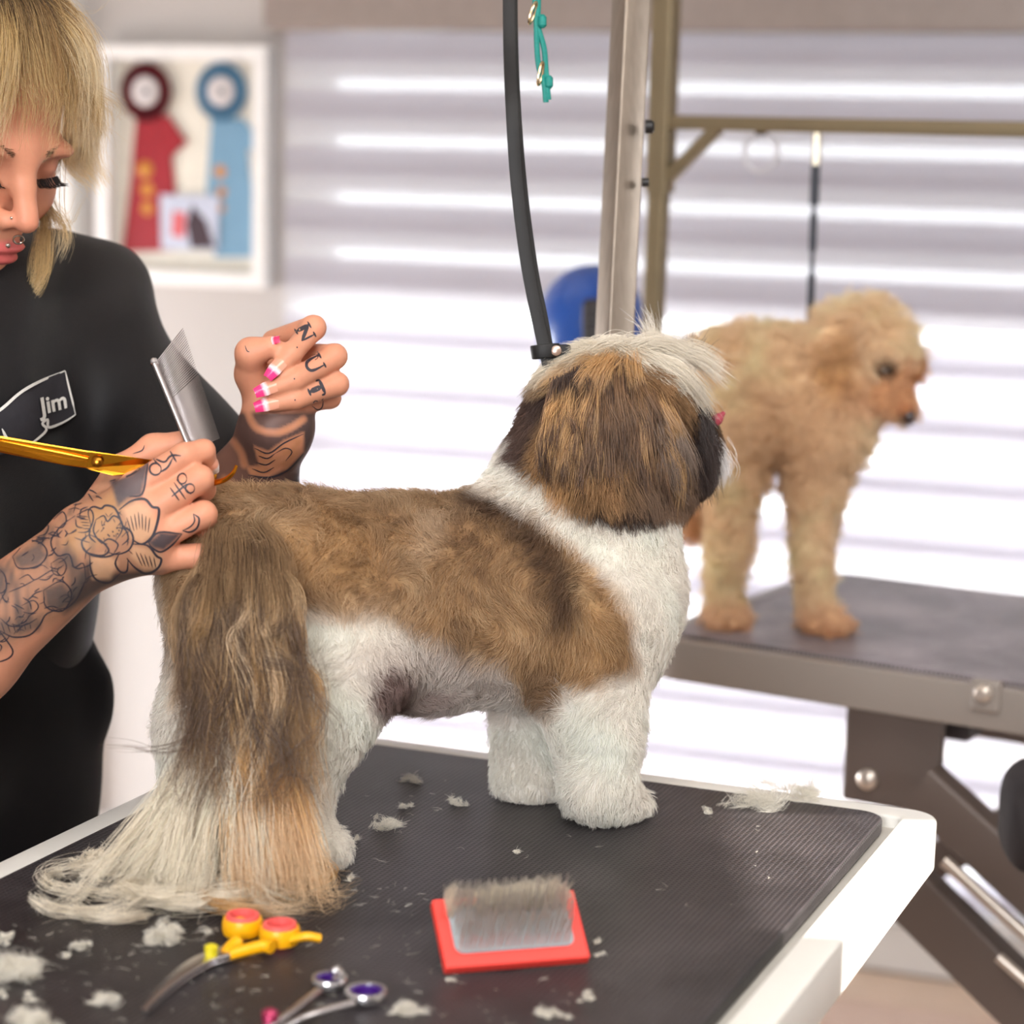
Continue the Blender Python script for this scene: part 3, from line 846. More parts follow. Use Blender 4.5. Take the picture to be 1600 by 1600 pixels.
# bracket column under the top
a, b = t2pt(1325, 1100, 0.05), t2pt(1478, 1100, 0.05)
wcol = float((b - a) @ gx); mid = (a + b) / 2
zc = z2 - 0.042; zl = float(t2pt(1400, 1262, 0.05)[2])
box('bracket', (mid[0], mid[1], (zc + zl) / 2), (wcol, 0.012, zc - zl), M_GREYD, t2, G2, 0.003)
bk = mid + gy * 0.34
box('bracket', (bk[0], bk[1], (zc + zl) / 2), (wcol, 0.012, zc - zl), M_GREYD, t2, G2, 0.003)
a2 = t2pt(1500, 1160, 0.16)
box('bracket', (a2[0], a2[1], (zc + zl) / 2 + 0.03), (0.035, 0.05, zc - zl - 0.06), mat('charcoal_enamel', srgb(58, 50, 50), 0.45), t2, G2, 0.003)
M_BOLT = mat('bolt_zinc', srgb(210, 200, 190), 0.3, 0.7)
lathe('bolt', [(0.011, -0.002), (0.011, 0.006), (0.006, 0.010)], t2pt(1357, 1217, 0.044), -gy, M_BOLT, t2, 14)
bc = t2pt(1542, 1080, 0.0); bc = bc - gy * 0.001
box('corner_lug', bc + np.array([0, 0, -0.004]), (0.032, 0.012, 0.034), M_GREY2, t2, G2, 0.004)
lathe('bolt', [(0.009, 0), (0.009, 0.008), (0.005, 0.012)], bc - gy * 0.006, -gy, M_BOLT, t2, 14)
# scissor struts
def strut(pts, w, h, m, g):
    P = [t2pt(x, y, g) for x, y in pts]
    sweep('strut', rrect(h, w, 0.004), P, m, t2, up=gx)
strut([(1440, 1225), (1760, 1520)], 0.052, 0.035, M_GREYD, 0.02)
strut([(1380, 1350), (1700, 1665)], 0.062, 0.035, M_GREYD, 0.03)
strut([(1475, 1345), (1640, 1495)], 0.012, 0.012, M_BOLT, -0.005)
strut([(1560, 1495), (1700, 1620)], 0.010, 0.012, M_BOLT, -0.005)
strut([(1410, 1370), (1750, 1200)], 0.045, 0.03, M_GREYD, 0.40)
e0 = t2pt(1760, 1520, 0.02)
bcx = c2 + gx * 0.10
box('base', (bcx[0], bcx[1], 0.03), (0.85, 0.45, 0.05), M_GREYD, t2, G2, 0.006)
for sx in (0.10, 0.48):
    pz = c2 + gx * sx
    sweep('lift_post', rrect(0.06, 0.04, 0.005), [(pz[0], pz[1], 0.05), (pz[0], pz[1], z2 - 0.2)], M_GREYD, t2, up=gx)
    sweep('lift_post', rrect(0.05, 0.03, 0.005), [(pz[0], pz[1], z2 - 0.2), (pz[0], pz[1], z2 - 0.04)], M_GREYD, t2, up=gx)

# arm of the second table
M_ARM2 = mat('bronze_grey_metal', srgb(140, 126, 100), 0.4, 0.7, var=0.08, nscale=12)
d2 = float(proj(f0 + gy * 0.22)[2])
arm2 = empty('leash_stand', W(1001, 960, d2), 'bronze-grey arm frame with crossbar standing over the poodle', 'grooming arm')
def D2(px, py): return t2pt(px, py, 0.27)
sweep('post', rrect(0.021, 0.021, 0.002), [D2(999, 1010), D2(1021, 500), D2(1032, 250)], M_ARM2, arm2, up=gy)
sweep('post', rrect(0.027, 0.027, 0.002), [D2(1031, 300), D2(1052, -300)], M_ARM2, arm2, up=gy)
sweep('crossbar', rrect(0.017, 0.017, 0.002), [D2(1040, 191), D2(2100, 213)], M_ARM2, arm2)
sweep('brace', rrect(0.015, 0.015, 0.002), [D2(1033, 290), D2(1122, 200)], M_ARM2, arm2, up=gy)
sweep('post', rrect(0.021, 0.021, 0.002), [D2(2090, 1040), D2(2096, 205)], M_ARM2, arm2, up=gy)
box('clamp', D2(1003, 985), (0.06, 0.05, 0.05), M_BLKP, arm2, G2, 0.004)
rc = D2(1189, 238)
rg = empty('hanging_ring', rc, 'pale translucent ring hanging from the crossbar left of the poodle leash', 'ring')
sweep('ring', circ(0.0028, 8), [rc + gx * 0.021 * math.cos(t) + np.array([0, 0, 0.0225 * math.sin(t)]) for t in np.linspace(0, 6.283, 33)[:-1]], mat('pale_ring', srgb(205, 204, 210), 0.3), rg, closed=True)
box('ring_hook', rc + np.array([0, 0, 0.024]), (0.015, 0.008, 0.008), M_BLKP, rg, G2, 0.002)
l2 = empty('poodle_leash', D2(1277, 210), 'thin dark leash with silver snap hanging from the crossbar to the poodle', 'leash')
sweep('snap_hook', circ(0.0055, 8), [D2(1277, 205), D2(1275, 258)], mat('silver_snap', srgb(190, 180, 160), 0.3, 0.8), l2)
for y0, y1, r in ((258, 320, 0.0058), (320, 336, 0.0028), (336, 392, 0.0048), (392, 430, 0.0028), (430, 545, 0.0048)):
    sweep('cord', circ(r, 8), [D2(1276 - (y0 - 205) * 0.035, y0), D2(1276 - (y1 - 205) * 0.035, y1)], mat('slate_cord', srgb(52, 56, 66), 0.6), l2)

# black bag at the right edge
bgp = t2pt(1612, 1265, -0.12)
bg = empty('hanging_bag', bgp, 'black cloth bag hanging at the right edge of the picture', 'bag')
bb_ = Body(); bb_.ell(bgp, (0.030, 0.03, 0.052), k=0.01); bb_.ell(bgp + np.array([0.01, 0, -0.03]), (0.03, 0.03, 0.03), k=0.02)
V, Q = bb_.mesh(0.006); V = V + 0.002 * vnoise(V, 90, 2)
quad_obj('bag_body', V, Q, mat('black_bag_cloth', srgb(34, 28, 30), 0.8), bg)
sweep('bag_strap', circ(0.004, 8), [bgp + np.array([0, 0, 0.04]), t2pt(1640, 1075, -0.02)], M_STRAP, bg)

# ================================================================== blue dryer on a stand
DD = 2.95
dc = W(925, 505, DD)
dr = empty('stand_dryer', (dc[0], dc[1], 0), 'round blue stand dryer with black outlet behind the arm posts', 'hair dryer')
M_BLUE = mat('blue_enamel', srgb(20, 74, 158), 0.3, var=0.05, nscale=6, coat=0.3)
b_ = Body(); b_.ell(dc, (0.072, 0.085, 0.078), k=0.01); b_.ell(dc + np.array([0.005, 0.0, -0.05]), (0.07, 0.08, 0.06), k=0.03)
V, Q = b_.mesh(0.006); V = relax(V, Q, 3)
quad_obj('housing', V, Q, M_BLUE, dr)
oc = W(940, 520, DD - 0.075)
box('outlet', oc, (0.05, 0.05, 0.085), mat('dryer_black', srgb(38, 30, 32), 0.5), dr, np.stack([RIGHT, FWD, UP], 1), 0.008)
for i in range(5):
    box('grille_slat', oc + np.array([0, -0.027, -0.03 + 0.015 * i]), (0.04, 0.004, 0.004), M_BLKP, dr)
sweep('stand_pole', circ(0.014, 12), [(dc[0], dc[1], 0.06), (dc[0], dc[1], dc[2] - 0.05)], M_DARKSTEEL, dr)
for i in range(5):
    a = i * 2 * math.pi / 5
    e = np.array([dc[0] + 0.26 * math.cos(a), dc[1] + 0.26 * math.sin(a), 0.05])
    sweep('stand_foot', rrect(0.03, 0.02, 0.004), [(dc[0], dc[1], 0.08), e], M_DARKSTEEL, dr)
    lathe('caster', [(0.02, -0.01), (0.025, -0.008), (0.025, 0.008), (0.02, 0.01)], e + np.array([0, 0, -0.025]), (-math.sin(a), math.cos(a), 0), M_BLKP, dr, 14)
# ================================================================== shih tzu
def C3(r, g, b): return np.array(srgb(r, g, b)[:3])
def ddep(px): return 1.715 + (px - 400) * 1.9e-4
def DG(px, py, off=0.0): return W(px, py, ddep(px) + off)
PX = 1.75 / F_PX
def poly_sd(x, y, poly):
    """signed distance in pixels to polygon (negative inside)"""
    poly = np.asarray(poly, float); n = len(poly)
    d = np.full(len(x), 1e9); ins = np.zeros(len(x), bool)
    for i in range(n):
        a, b = poly[i], poly[(i + 1) % n]; e = b - a
        t = np.clip(((x - a[0]) * e[0] + (y - a[1]) * e[1]) / (e @ e + 1e-9), 0, 1)
        d = np.minimum(d, np.hypot(x - a[0] - t * e[0], y - a[1] - t * e[1]))
        c = (a[1] > y) != (b[1] > y)
        with np.errstate(divide='ignore', invalid='ignore'):
            ins ^= c & (x < e[0] * (y - a[1]) / (e[1] if e[1] != 0 else 1e-9) + a[0])
    return np.where(ins, -d, d)
def soft(x, w): return np.clip(0.5 - x / (2 * w), 0, 1)
def blob(x, y, cx, cy, rx, ry, ang=0.0, w=0.35):
    c, s = math.cos(math.radians(ang)), math.sin(math.radians(ang))
    u = ((x - cx) * c + (y - cy) * s) / rx; v = (-(x - cx) * s + (y - cy) * c) / ry
    return np.clip((1 + w - np.hypot(u, v)) / (2 * w), 0, 1)
def over(col, m, c): return col * (1 - m[:, None]) + np.asarray(c) * m[:, None]

dg = empty('shih_tzu', T(620, 1300), 'brown and white clipped shih tzu standing on the near table with long hanging tail', 'dog')
B = Body()
# trunk
B.chain([DG(400, 925), DG(520, 935), DG(650, 932), DG(790, 938), DG(890, 935)], [0.066, 0.070, 0.0715, 0.0765, 0.078], 0.03)
B.ell(DG(395, 880), (0.052, 0.06, 0.045), k=0.04)
B.ell(DG(660, 1070), (0.030, 0.022, 0.018), k=0.03)
# chest and neck
B.chain([DG(890, 930), DG(928, 950), DG(938, 1030, -0.01)], [0.07, 0.048, 0.034], 0.04)
B.cone(DG(880, 900), DG(905, 760), 0.072, 0.056, 0.05)
B.cone(DG(918, 880), DG(940, 790), 0.056, 0.048, 0.04)
B.cone(DG(905, 770), DG(930, 690), 0.058, 0.05, 0.04)
# skull, muzzle, brow
fwdh = np.array([0.86, 0.5, -0.05]); fwdh /= np.linalg.norm(fwdh)
HR = frame3(fwdh)
HC = DG(965, 668)
B.ell(HC, (0.058, 0.054, 0.054), HR, 0.03)
B.ell(DG(940, 640), (0.045, 0.05, 0.045), HR, 0.03)
mz = HC + fwdh * 0.066 + np.array([0, 0, -0.012])
B.ell(mz, (0.026, 0.032, 0.024), HR, 0.02)
B.ell(mz + np.array([-0.005, 0, -0.02]), (0.024, 0.026, 0.016), HR, 0.015)
B.ell(HC + fwdh * 0.04 + np.array([0, 0, -0.036]), (0.036, 0.044, 0.024), HR, 0.03)
# legs
def legs(pts, rad, k=0.025): B.chain([p for p in pts], rad, k)
legs([DG(925, 985, -.045), DG(920, 1075, -.05), DG(936, 1150, -.05), DG(934, 1225, -.047)], [0.044, 0.036, 0.0275, 0.024])
pf = T(960, 1284); B.ell(pf + np.array([0, 0, 0.014]), (0.030, 0.024, 0.016), frame3((0.9, 0.3, 0)), 0.02)
B.cone(DG(934, 1225, -.047), pf + np.array([-0.012, 0.0, 0.014]), 0.024, 0.02, 0.02)
legs([DG(850, 1010, .05), DG(840, 1090, .05), DG(828, 1160, .05), DG(826, 1205, .048)], [0.04, 0.032, 0.0235, 0.021])
pf2 = T(838, 1252); B.ell(pf2 + np.array([0, 0, 0.013]), (0.026, 0.021, 0.015), frame3((0.9, 0.3, 0)), 0.02)
B.cone(DG(826, 1205, .048), pf2 + np.array([-0.01, 0, 0.014]), 0.021, 0.018, 0.02)
legs([DG(455, 930, -.03), DG(520, 1035, -.045), DG(485, 1130, -.05), DG(455, 1225, -.05)], [0.062, 0.045, 0.033, 0.025], 0.035)
B.cone(DG(440, 960, -.03), DG(450, 1090, -.045), 0.05, 0.038, 0.03)
ph_ = T(488, 1358); B.ell(ph_ + np.array([0, 0, 0.014]), (0.029, 0.024, 0.016), frame3((0.9, 0.3, 0)), 0.02)
B.cone(DG(455, 1225, -.05), ph_ + np.array([-0.014, 0.004, 0.016]), 0.025, 0.021, 0.02)
legs([DG(390, 940, .04), DG(370, 1050, .05), DG(325, 1140, .05), DG(318, 1215, .045)], [0.055, 0.042, 0.032, 0.024], 0.035)
ph2 = T(325, 1306); B.ell(ph2 + np.array([0, 0, 0.014]), (0.027, 0.022, 0.015), frame3((0.9, 0.3, 0)), 0.02)
B.cone(DG(318, 1215, .045), ph2 + np.array([-0.01, 0, 0.015]), 0.024, 0.02, 0.02)
# tail root
B.chain([DG(392, 850), DG(365, 818, -.01), DG(335, 825, -.02)], [0.03, 0.017, 0.011], 0.02)
V, Q = B.mesh(0.0045)
V = relax(V, Q, 2)
V[:, 2] = np.maximum(V[:, 2], MAT_Z + 0.001)
DN = vnormals(V, Q)

SADDLE = [(270, 780), (330, 740), (430, 735), (600, 740), (738, 760), (790, 786), (838, 800), (880, 838), (922, 880), (962, 930), (990, 980),
          (987, 1046), (935, 1074), (890, 1072), (872, 1112), (830, 1104), (806, 1066), (786, 1030), (740, 1030), (690, 1006), (640, 985), (590, 962), (460, 957), (360, 960), (280, 1100), (250, 900)]
WHITE = C3(244, 237, 226)
def dog_color(P):
    x, y, _ = proj(P); n1 = vnoise(P, 60, 5); n2 = vnoise(P, 170, 6); n3 = vnoise(P, 420, 8)
    xx = x + n1[:, 0] * 5 + n2[:, 0] * 3; yy = y + n1[:, 1] * 5 + n2[:, 1] * 3
    col = np.tile(WHITE, (len(P), 1)) * (1 + 0.04 * n1[:, :1])
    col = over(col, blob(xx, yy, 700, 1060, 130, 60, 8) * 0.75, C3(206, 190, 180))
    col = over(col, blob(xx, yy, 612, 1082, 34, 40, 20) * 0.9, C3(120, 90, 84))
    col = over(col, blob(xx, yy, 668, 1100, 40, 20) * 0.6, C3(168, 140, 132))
    # saddle
    sd = poly_sd(xx, yy, SADDLE); ms = soft(sd, 15)
    br = C3(184, 146, 104); dk = C3(146, 113, 82); lt = C3(210, 176, 134)
    t = np.clip(0.45 + 0.3 * n1[:, 2] + 0.22 * n2[:, 1] + 0.12 * n3[:, 0], 0, 1)[:, None]
    sad = np.where(t < 0.5, dk + (br - dk) * (t * 2), br + (lt - br) * (t * 2 - 1))
    sad = over(sad, blob(xx, yy, 600, 795, 220, 34) * 0.45, C3(122, 94, 72))
    sad = over(sad, blob(xx, yy, 520, 850, 80, 60) * 0.4, C3(190, 146, 96))
    sad = over(sad, blob(xx, yy, 672, 842, 26, 40, 30) * 0.7, C3(216, 186, 152))
    sad = over(sad, blob(xx, yy, 690, 880, 130, 60) * 0.3, C3(120, 88, 64))
    sad = over(sad, blob(xx, yy, 930, 1010, 60, 70) * 0.5, C3(178, 138, 92))
    sad = over(sad, blob(xx, yy, 560, 955, 90, 26) * 0.5, C3(206, 176, 142))
    stripe = np.minimum.reduce([np.hypot(xx - a, yy - b) for a, b in catmull([(748, 790), (800, 806), (846, 850), (872, 900), (878, 960)], 10)])
    sad = over(sad, soft(stripe - 24, 16) * 0.85, C3(80, 58, 46))
    col = over(col, ms, sad)
    # head
    hm = soft(poly_sd(xx, yy, [(795, 720), (800, 640), (840, 590), (860, 560), (940, 525), (1080, 520), (1150, 600), (1150, 760), (1098, 780), (1062, 804), (1010, 820), (950, 822), (904, 808), (872, 782), (848, 750), (830, 745)]), 8)
    hd = np.tile(C3(150, 112, 74), (len(P), 1)) * (1 + 0.25 * n2[:, :1] + 0.15 * n3[:, :1])
    hd = over(hd, blob(xx, yy, 822, 680, 40, 80, 12) * 0.95, C3(84, 64, 58))
    hd = over(hd, blob(xx, yy, 895, 610, 60, 34, -12) * 0.95, C3(62, 48, 46))
    hd = over(hd, blob(xx, yy, 870, 720, 36, 80, 10) * 0.8, C3(196, 150, 98))
    hd = over(hd, blob(xx, yy, 1000, 700, 40, 100, -10) * 0.4, C3(92, 66, 48))
    hd = over(hd, blob(xx, yy, 1040, 760, 60, 60) * 0.7, C3(118, 96, 82))
    hd = over(hd, blob(xx, yy, 970, 806, 80, 20) * 0.9, C3(52, 40, 38))
    hd = over(hd, blob(xx, yy, 1088, 660, 26, 60, -8) * 0.98, C3(38, 30, 31))
    hd = over(hd, blob(xx, yy, 1100, 725, 26, 52, -12) * 0.95, C3(60, 50, 50))
    hd = over(hd, blob(xx, yy, 1148, 715, 30, 50) * 1.0, C3(232, 228, 226))
    top = np.minimum.reduce([np.hypot(xx - a, yy - b) for a, b in catmull([(868, 562), (940, 532), (1020, 540), (1090, 575), (1125, 610)], 8)])
    hd = over(hd, soft(top - 30, 12), C3(232, 222, 202))
    hd = over(hd, blob(xx, yy, 920, 578, 60, 16, -20) * 0.8, C3(206, 162, 106))
    col = over(col, hm, hd)
    # feet and rear shading of colour
    col = over(col, blob(xx, yy, 395, 1340, 70, 60) * 0.35, C3(226, 190, 140))
    return np.clip(col, 0.01, 0.9)
M_SKIN_DOG = mat('dog_undercoat', rough=0.9, var=0.03, attr='col', spec=0.1)
quad_obj('body', V, Q, M_SKIN_DOG, dg, dog_color(V) * 0.8, loc=T(620, 1300))
M_FUR = hair_mat('fur_strands', 0.2, 0.55, 0.3)

def tang(d, N):
    d = d - N * (d * N).sum(1)[:, None]
    return d / (np.linalg.norm(d, axis=1)[:, None] + 1e-9)
def body_fur(n, seed):
    rng = np.random.default_rng(seed)
    P, f, q = sample_quads(V, Q, n, rng=rng)
    N = DN[q].mean(1); N /= np.linalg.norm(N, axis=1)[:, None]
    x, y, _ = proj(P)
    back = -(ex * 0.9 + np.array([0, 0.3, 0]))
    comb = np.tile(back * 0.55 + np.array([0, 0, -0.75]), (n, 1))
    legz = np.clip((y - 1080) / 60, 0, 1)[:, None]
    comb = comb * (1 - legz) + np.array([0.0, 0, -1.0]) * legz
    comb = tang(comb + 0.7 * vnoise(P, 75, 21), N)
    wn = soft(poly_sd(x, y, SADDLE), 12)
    ln = np.where(wn > 0.5, 0.0125, 0.0100) * (0.75 + 0.5 * rng.random(n))
    ln *= np.clip((P[:, 2] - MAT_Z) / 0.012, 0.25, 1)
    S = fur(P, N, ln, comb, 5, 0.62, 0.0012, 260, 0.22, rng=rng)
    Sw = clump(S, 0.0065, 0.62, rng); Ss = clump(S, 0.0035, 0.45, rng); S = np.where((wn > 0.5)[:, None, None], Ss, Sw)
    c = dog_color(P) * (0.82 + 0.32 * rng.random((n, 1)))
    tipd = np.where(rng.random(n) < 0.12, 0.6, 1.0)[:, None]
    c = np.where(wn[:, None] > 0.5, c * tipd, c)
    hd = (y < 830) & (x > 790)
    S[..., 2] = np.maximum(S[..., 2], MAT_Z + 0.0006)
    return S[~hd], c[~hd]
S, c = body_fur(150000, 31)
hair_obj('coat', S, np.array([0.00016, 0.00015, 0.00013, 0.0001, 0.00004]), c, M_FUR, dg)['kind'] = 'stuff'

# head fur: combed away from the crown
def head_fur(n, seed):
    rng = np.random.default_rng(seed)
    x_, y_, _ = proj(V)
    w = ((y_[Q] < 840).all(1) & (x_[Q] > 785).all(1)).astype(float)
    P, f, q = sample_quads(V, Q, n, w, rng)
    N = DN[q].mean(1); N /= np.linalg.norm(N, axis=1)[:, None]
    x, y, _ = proj(P)
    dx = (x - 960) * 0.8; dy = (y - 560) + 40
    l = np.hypot(dx, dy) + 1e-6
    comb = (dx / l)[:, None] * RIGHT - (dy / l)[:, None] * UP
    nape = soft(poly_sd(x, y, [(780, 800), (780, 640), (835, 585), (862, 620), (850, 700), (870, 800)]), 10)[:, None]
    comb = comb * (1 - nape) + nape * (-0.5 * RIGHT - 0.6 * UP)
    neck = np.clip((y - 740) / 60, 0, 1)[:, None] * (x < 880)[:, None]
    comb = tang(comb + 0.25 * vnoise(P, 70, 41), N)
    ln = 0.022 * (0.6 + 0.6 * rng.random(n))
    ln = np.where(nape[:, 0] > 0.5, 0.014, ln); ln = np.where(x > 1085, 0.012, ln); ln = np.where((y > 790) , 0.012, ln)
    white = soft(poly_sd(x, y, [(740, 830), (740, 790), (800, 735), (850, 760), (890, 822), (1060, 822), (1060, 870), (740, 870)]), 8)
    ln = np.where(white > 0.5, 0.010, ln)
    S = fur(P, N, ln, comb, 6, 0.5, 0.0012, 160, 0.16, 0.15, rng=rng)
    S = clump(S, 0.006, 0.55, rng)
    return S, dog_color(P) * (0.75 + 0.45 * rng.random((n, 1)))
S, c = head_fur(42000, 33)
hair_obj('head_coat', S, np.array([0.00018, 0.00018, 0.00016, 0.00013, 0.0001, 0.00004]), c, M_FUR, dg)['kind'] = 'stuff'

# long locks: ear fringe, topknot, forelock
G_ = C3(206, 158, 100); Bn = C3(128, 94, 66); Dk = C3(64, 50, 46); Tn = C3(178, 140, 102); Cr = C3(232, 222, 204); Gy = C3(128, 108, 94)
def lock(pts, n, s0, s1, cols, rad=0.00017, wav=0.0015, wf=50, tipvar=0.22, npts=12, rng=RNG, flat=None, var=0.3):
    g = np.array([p if len(p) == 3 and not np.isscalar(p[0]) else p for p in pts], float)
    S = bundle(g, n, s0, s1, npts, wav, wf, rng, tipvar, flat)
    cols = [np.asarray(c) for c in cols]
    t = np.linspace(0, 1, npts)
    c = np.stack([np.interp(t, np.linspace(0, 1, len(cols)), [cc[k] for cc in cols]) for k in range(3)], -1)
    c = np.repeat(c[None], n, 0) * (1 - var / 2 + var * rng.random((n, 1, 1)))
    r = rad * np.array([1 - 0.75 * (u ** 3) for u in t])
    return S, c, np.repeat(r[None], n, 0)
def locks_obj(name, L, parent, m=M_FUR, zmin=None):
    S = np.concatenate([l[0] for l in L]); c = np.concatenate([l[1] for l in L]); r = np.concatenate([l[2] for l in L])
    if zmin is not None: S[..., 2] = np.maximum(S[..., 2], zmin)
    o = hair_obj(name, S, r, c, m, parent); o['kind'] = 'stuff'
    return o
rg_ = np.random.default_rng(5)
L = []
def hd(px, py, out):  # point a distance "out" in front of the head's centre plane
    return DG(px, py, -out)
ear_root = [(872, 600), (888, 592), (905, 585), (922, 578), (940, 573), (958, 570), (975, 572), (992, 580), (1008, 590), (1022, 604), (1034, 620)]
ear_tip = [(852, 745), (866, 775), (884, 798), (905, 814), (930, 822), (958, 824), (985, 824), (1012, 816), (1036, 802), (1056, 786), (1066, 762)]
ear_col = [(Dk, Dk, G_, G_), (Dk, Dk, G_, Tn), (Dk, Dk, G_, Bn), (Dk, Dk, G_, Bn), (Tn, Dk, Bn, Dk), (Tn, Dk, Bn, Dk), (G_, Bn, Bn, Dk), (G_, G_, Bn, Dk), (G_, Tn, Gy, Bn), (G_, Bn, Gy, Gy), (Tn, G_, Gy, Gy)]
for rep in range(10):
    for i in range(len(ear_root)):
        u = min(max(i + rg_.normal() * 0.4, 0), len(ear_root) - 1); a = int(u); b = min(a + 1, len(ear_root) - 1); fr = u - a
        r0 = lerp(np.array(ear_root[a], float), np.array(ear_root[b], float), fr); t0 = lerp(np.array(ear_tip[a], float), np.array(ear_tip[b], float), fr)
        lenf = rg_.uniform(0.93, 1.06) if rep < 4 else rg_.uniform(0.5, 0.98)
        t0 = r0 + (t0 - r0) * lenf + rg_.normal(size=2) * (11, 6)
        m0 = lerp(r0, t0, 0.35) + rg_.normal(size=2) * 6; m1 = lerp(r0, t0, 0.7) + rg_.normal(size=2) * 9
        lay = 0.006 * rep / 9
        o0, o1, o2, o3 = 0.046, 0.068 + lay, 0.076 + lay, 0.062 + lay
        cc = list(ear_col[a])
        if rg_.random() < 0.3: cc = [Dk * 1.2, Bn, Bn, Dk]
        if rg_.random() < 0.25 and i > 3: cc = [G_, G_, Tn, G_ * 0.8]
        L.append(lock([hd(*r0, o0), hd(*m0, o1), hd(*m1, o2), hd(*t0, o3)], 95, 0.0024, 0.0030, cc, rng=rg_, tipvar=0.3, wav=0.0024, wf=40, var=0.7, rad=0.0002))
# crest of pale hair over the forehead
for i in range(26):
    u = rg_.random()
    x0 = 868 + 170 * u; y0 = 568 - 34 * math.sin(u * 2.2) + rg_.normal() * 5
    x1 = x0 + 60 + 40 * u; y1 = y0 + (-10 + 60 * u) + rg_.normal() * 6
    out = rg_.uniform(-0.03, 0.03)
    L.append(lock([hd(x0, y0 + 10, out), hd((x0 + x1) / 2, (y0 + y1) / 2 - 14, out * 1.1), hd(x1, y1, out)], 60, 0.003, 0.005, [Cr * 0.9, Cr, Cr], rng=rg_))
for i in range(16):
    u = rg_.random(); x0 = 965 + 60 * u; y0 = 560 + 12 * rg_.normal()
    x1 = 1040 + 88 * u; y1 = 640 - 10 * u + 30 * rg_.random()
    L.append(lock([hd(x0, y0, 0.03), hd((x0 + x1) / 2, (y0 + y1) / 2 - 24, 0.052), hd(x1, y1, 0.03)], 60, 0.003, 0.005, [Cr, Cr, Cr * 0.85 if u > .4 else Tn], rng=rg_))
for i in range(16):
    u = rg_.random(); x0 = 935 + 60 * u; y0 = 566 + 6 * rg_.normal()
    L.append(lock([hd(x0, y0, 0.045), hd(x0 - 26 + 30 * u, y0 + 22, 0.06), hd(x0 - 46 + 60 * u, y0 + 58, 0.064)], 70, 0.003, 0.005, [G_, G_, Tn], rng=rg_))
# upright tufts
L.append(lock([hd(1018, 545, 0.0), hd(1016, 515, 0.0), hd(1002, 488, 0.0)], 60, 0.004, 0.006, [Cr, Cr, C3(225, 225, 225)], rng=rg_))
L.append(lock([hd(1030, 548, 0.0), hd(1022, 520, 0.0), hd(1020, 498, 0.0)], 40, 0.004, 0.004, [Cr, Cr, Cr], rng=rg_))
for tx, ty in ((1072, 528), (1084, 540), (1100, 532)):
    L.append(lock([hd(1068, 572, -0.01), hd((1068 + tx) / 2 + 2, (565 + ty) / 2, -0.01), hd(tx, ty, -0.01)], 50, 0.005, 0.006, [Gy, C3(110, 92, 84), Gy], rng=rg_))
# dark whisker fringe beside the muzzle
for i in range(14):
    u = rg_.random(); x0 = 1078 + 18 * rg_.random(); y0 = 640 + 60 * u
    L.append(lock([hd(x0, y0, 0.03), hd(x0 + 10, y0 + 40, 0.036), hd(x0 + 26 - 12 * u, y0 + 82, 0.03)], 70, 0.004, 0.005, [Dk * 0.6, Dk * 0.7, Dk], rng=rg_))
for i in range(6):
    u = rg_.random()
    L.append(lock([hd(1108, 690 + 20 * u, 0.01), hd(1126, 712 + 20 * u, 0.012), hd(1130 - 6 * u, 738 + 20 * u, 0.01)], 60, 0.005, 0.004, [C3(236, 232, 230)] * 3, rng=rg_))
locks_obj('ear_fringe', L, dg, hair_mat('glossy_tail_hair', 0.5, 0.34, 0.2))
# tongue tip and eye
tb = Body(); tb.chain([DG(1108, 668, 0.0), DG(1121, 655, 0.0), DG(1130, 646, 0.0)], [0.005, 0.004, 0.002], 0.003)
Vt, Qt = tb.mesh(0.0007, 0.006); quad_obj('tongue', Vt, Qt, mat('tongue_pink', srgb(168, 62, 78), 0.35), dg)
ec = DG(1082, 655, -0.034)
lathe('eye', [(0.0005, -0.006), (0.006, -0.004), (0.0075, 0), (0.006, 0.004), (0.0005, 0.0065)], ec, -FWD + RIGHT * 0.8, mat('dog_eye', srgb(14, 10, 10), 0.08), dg, 16)

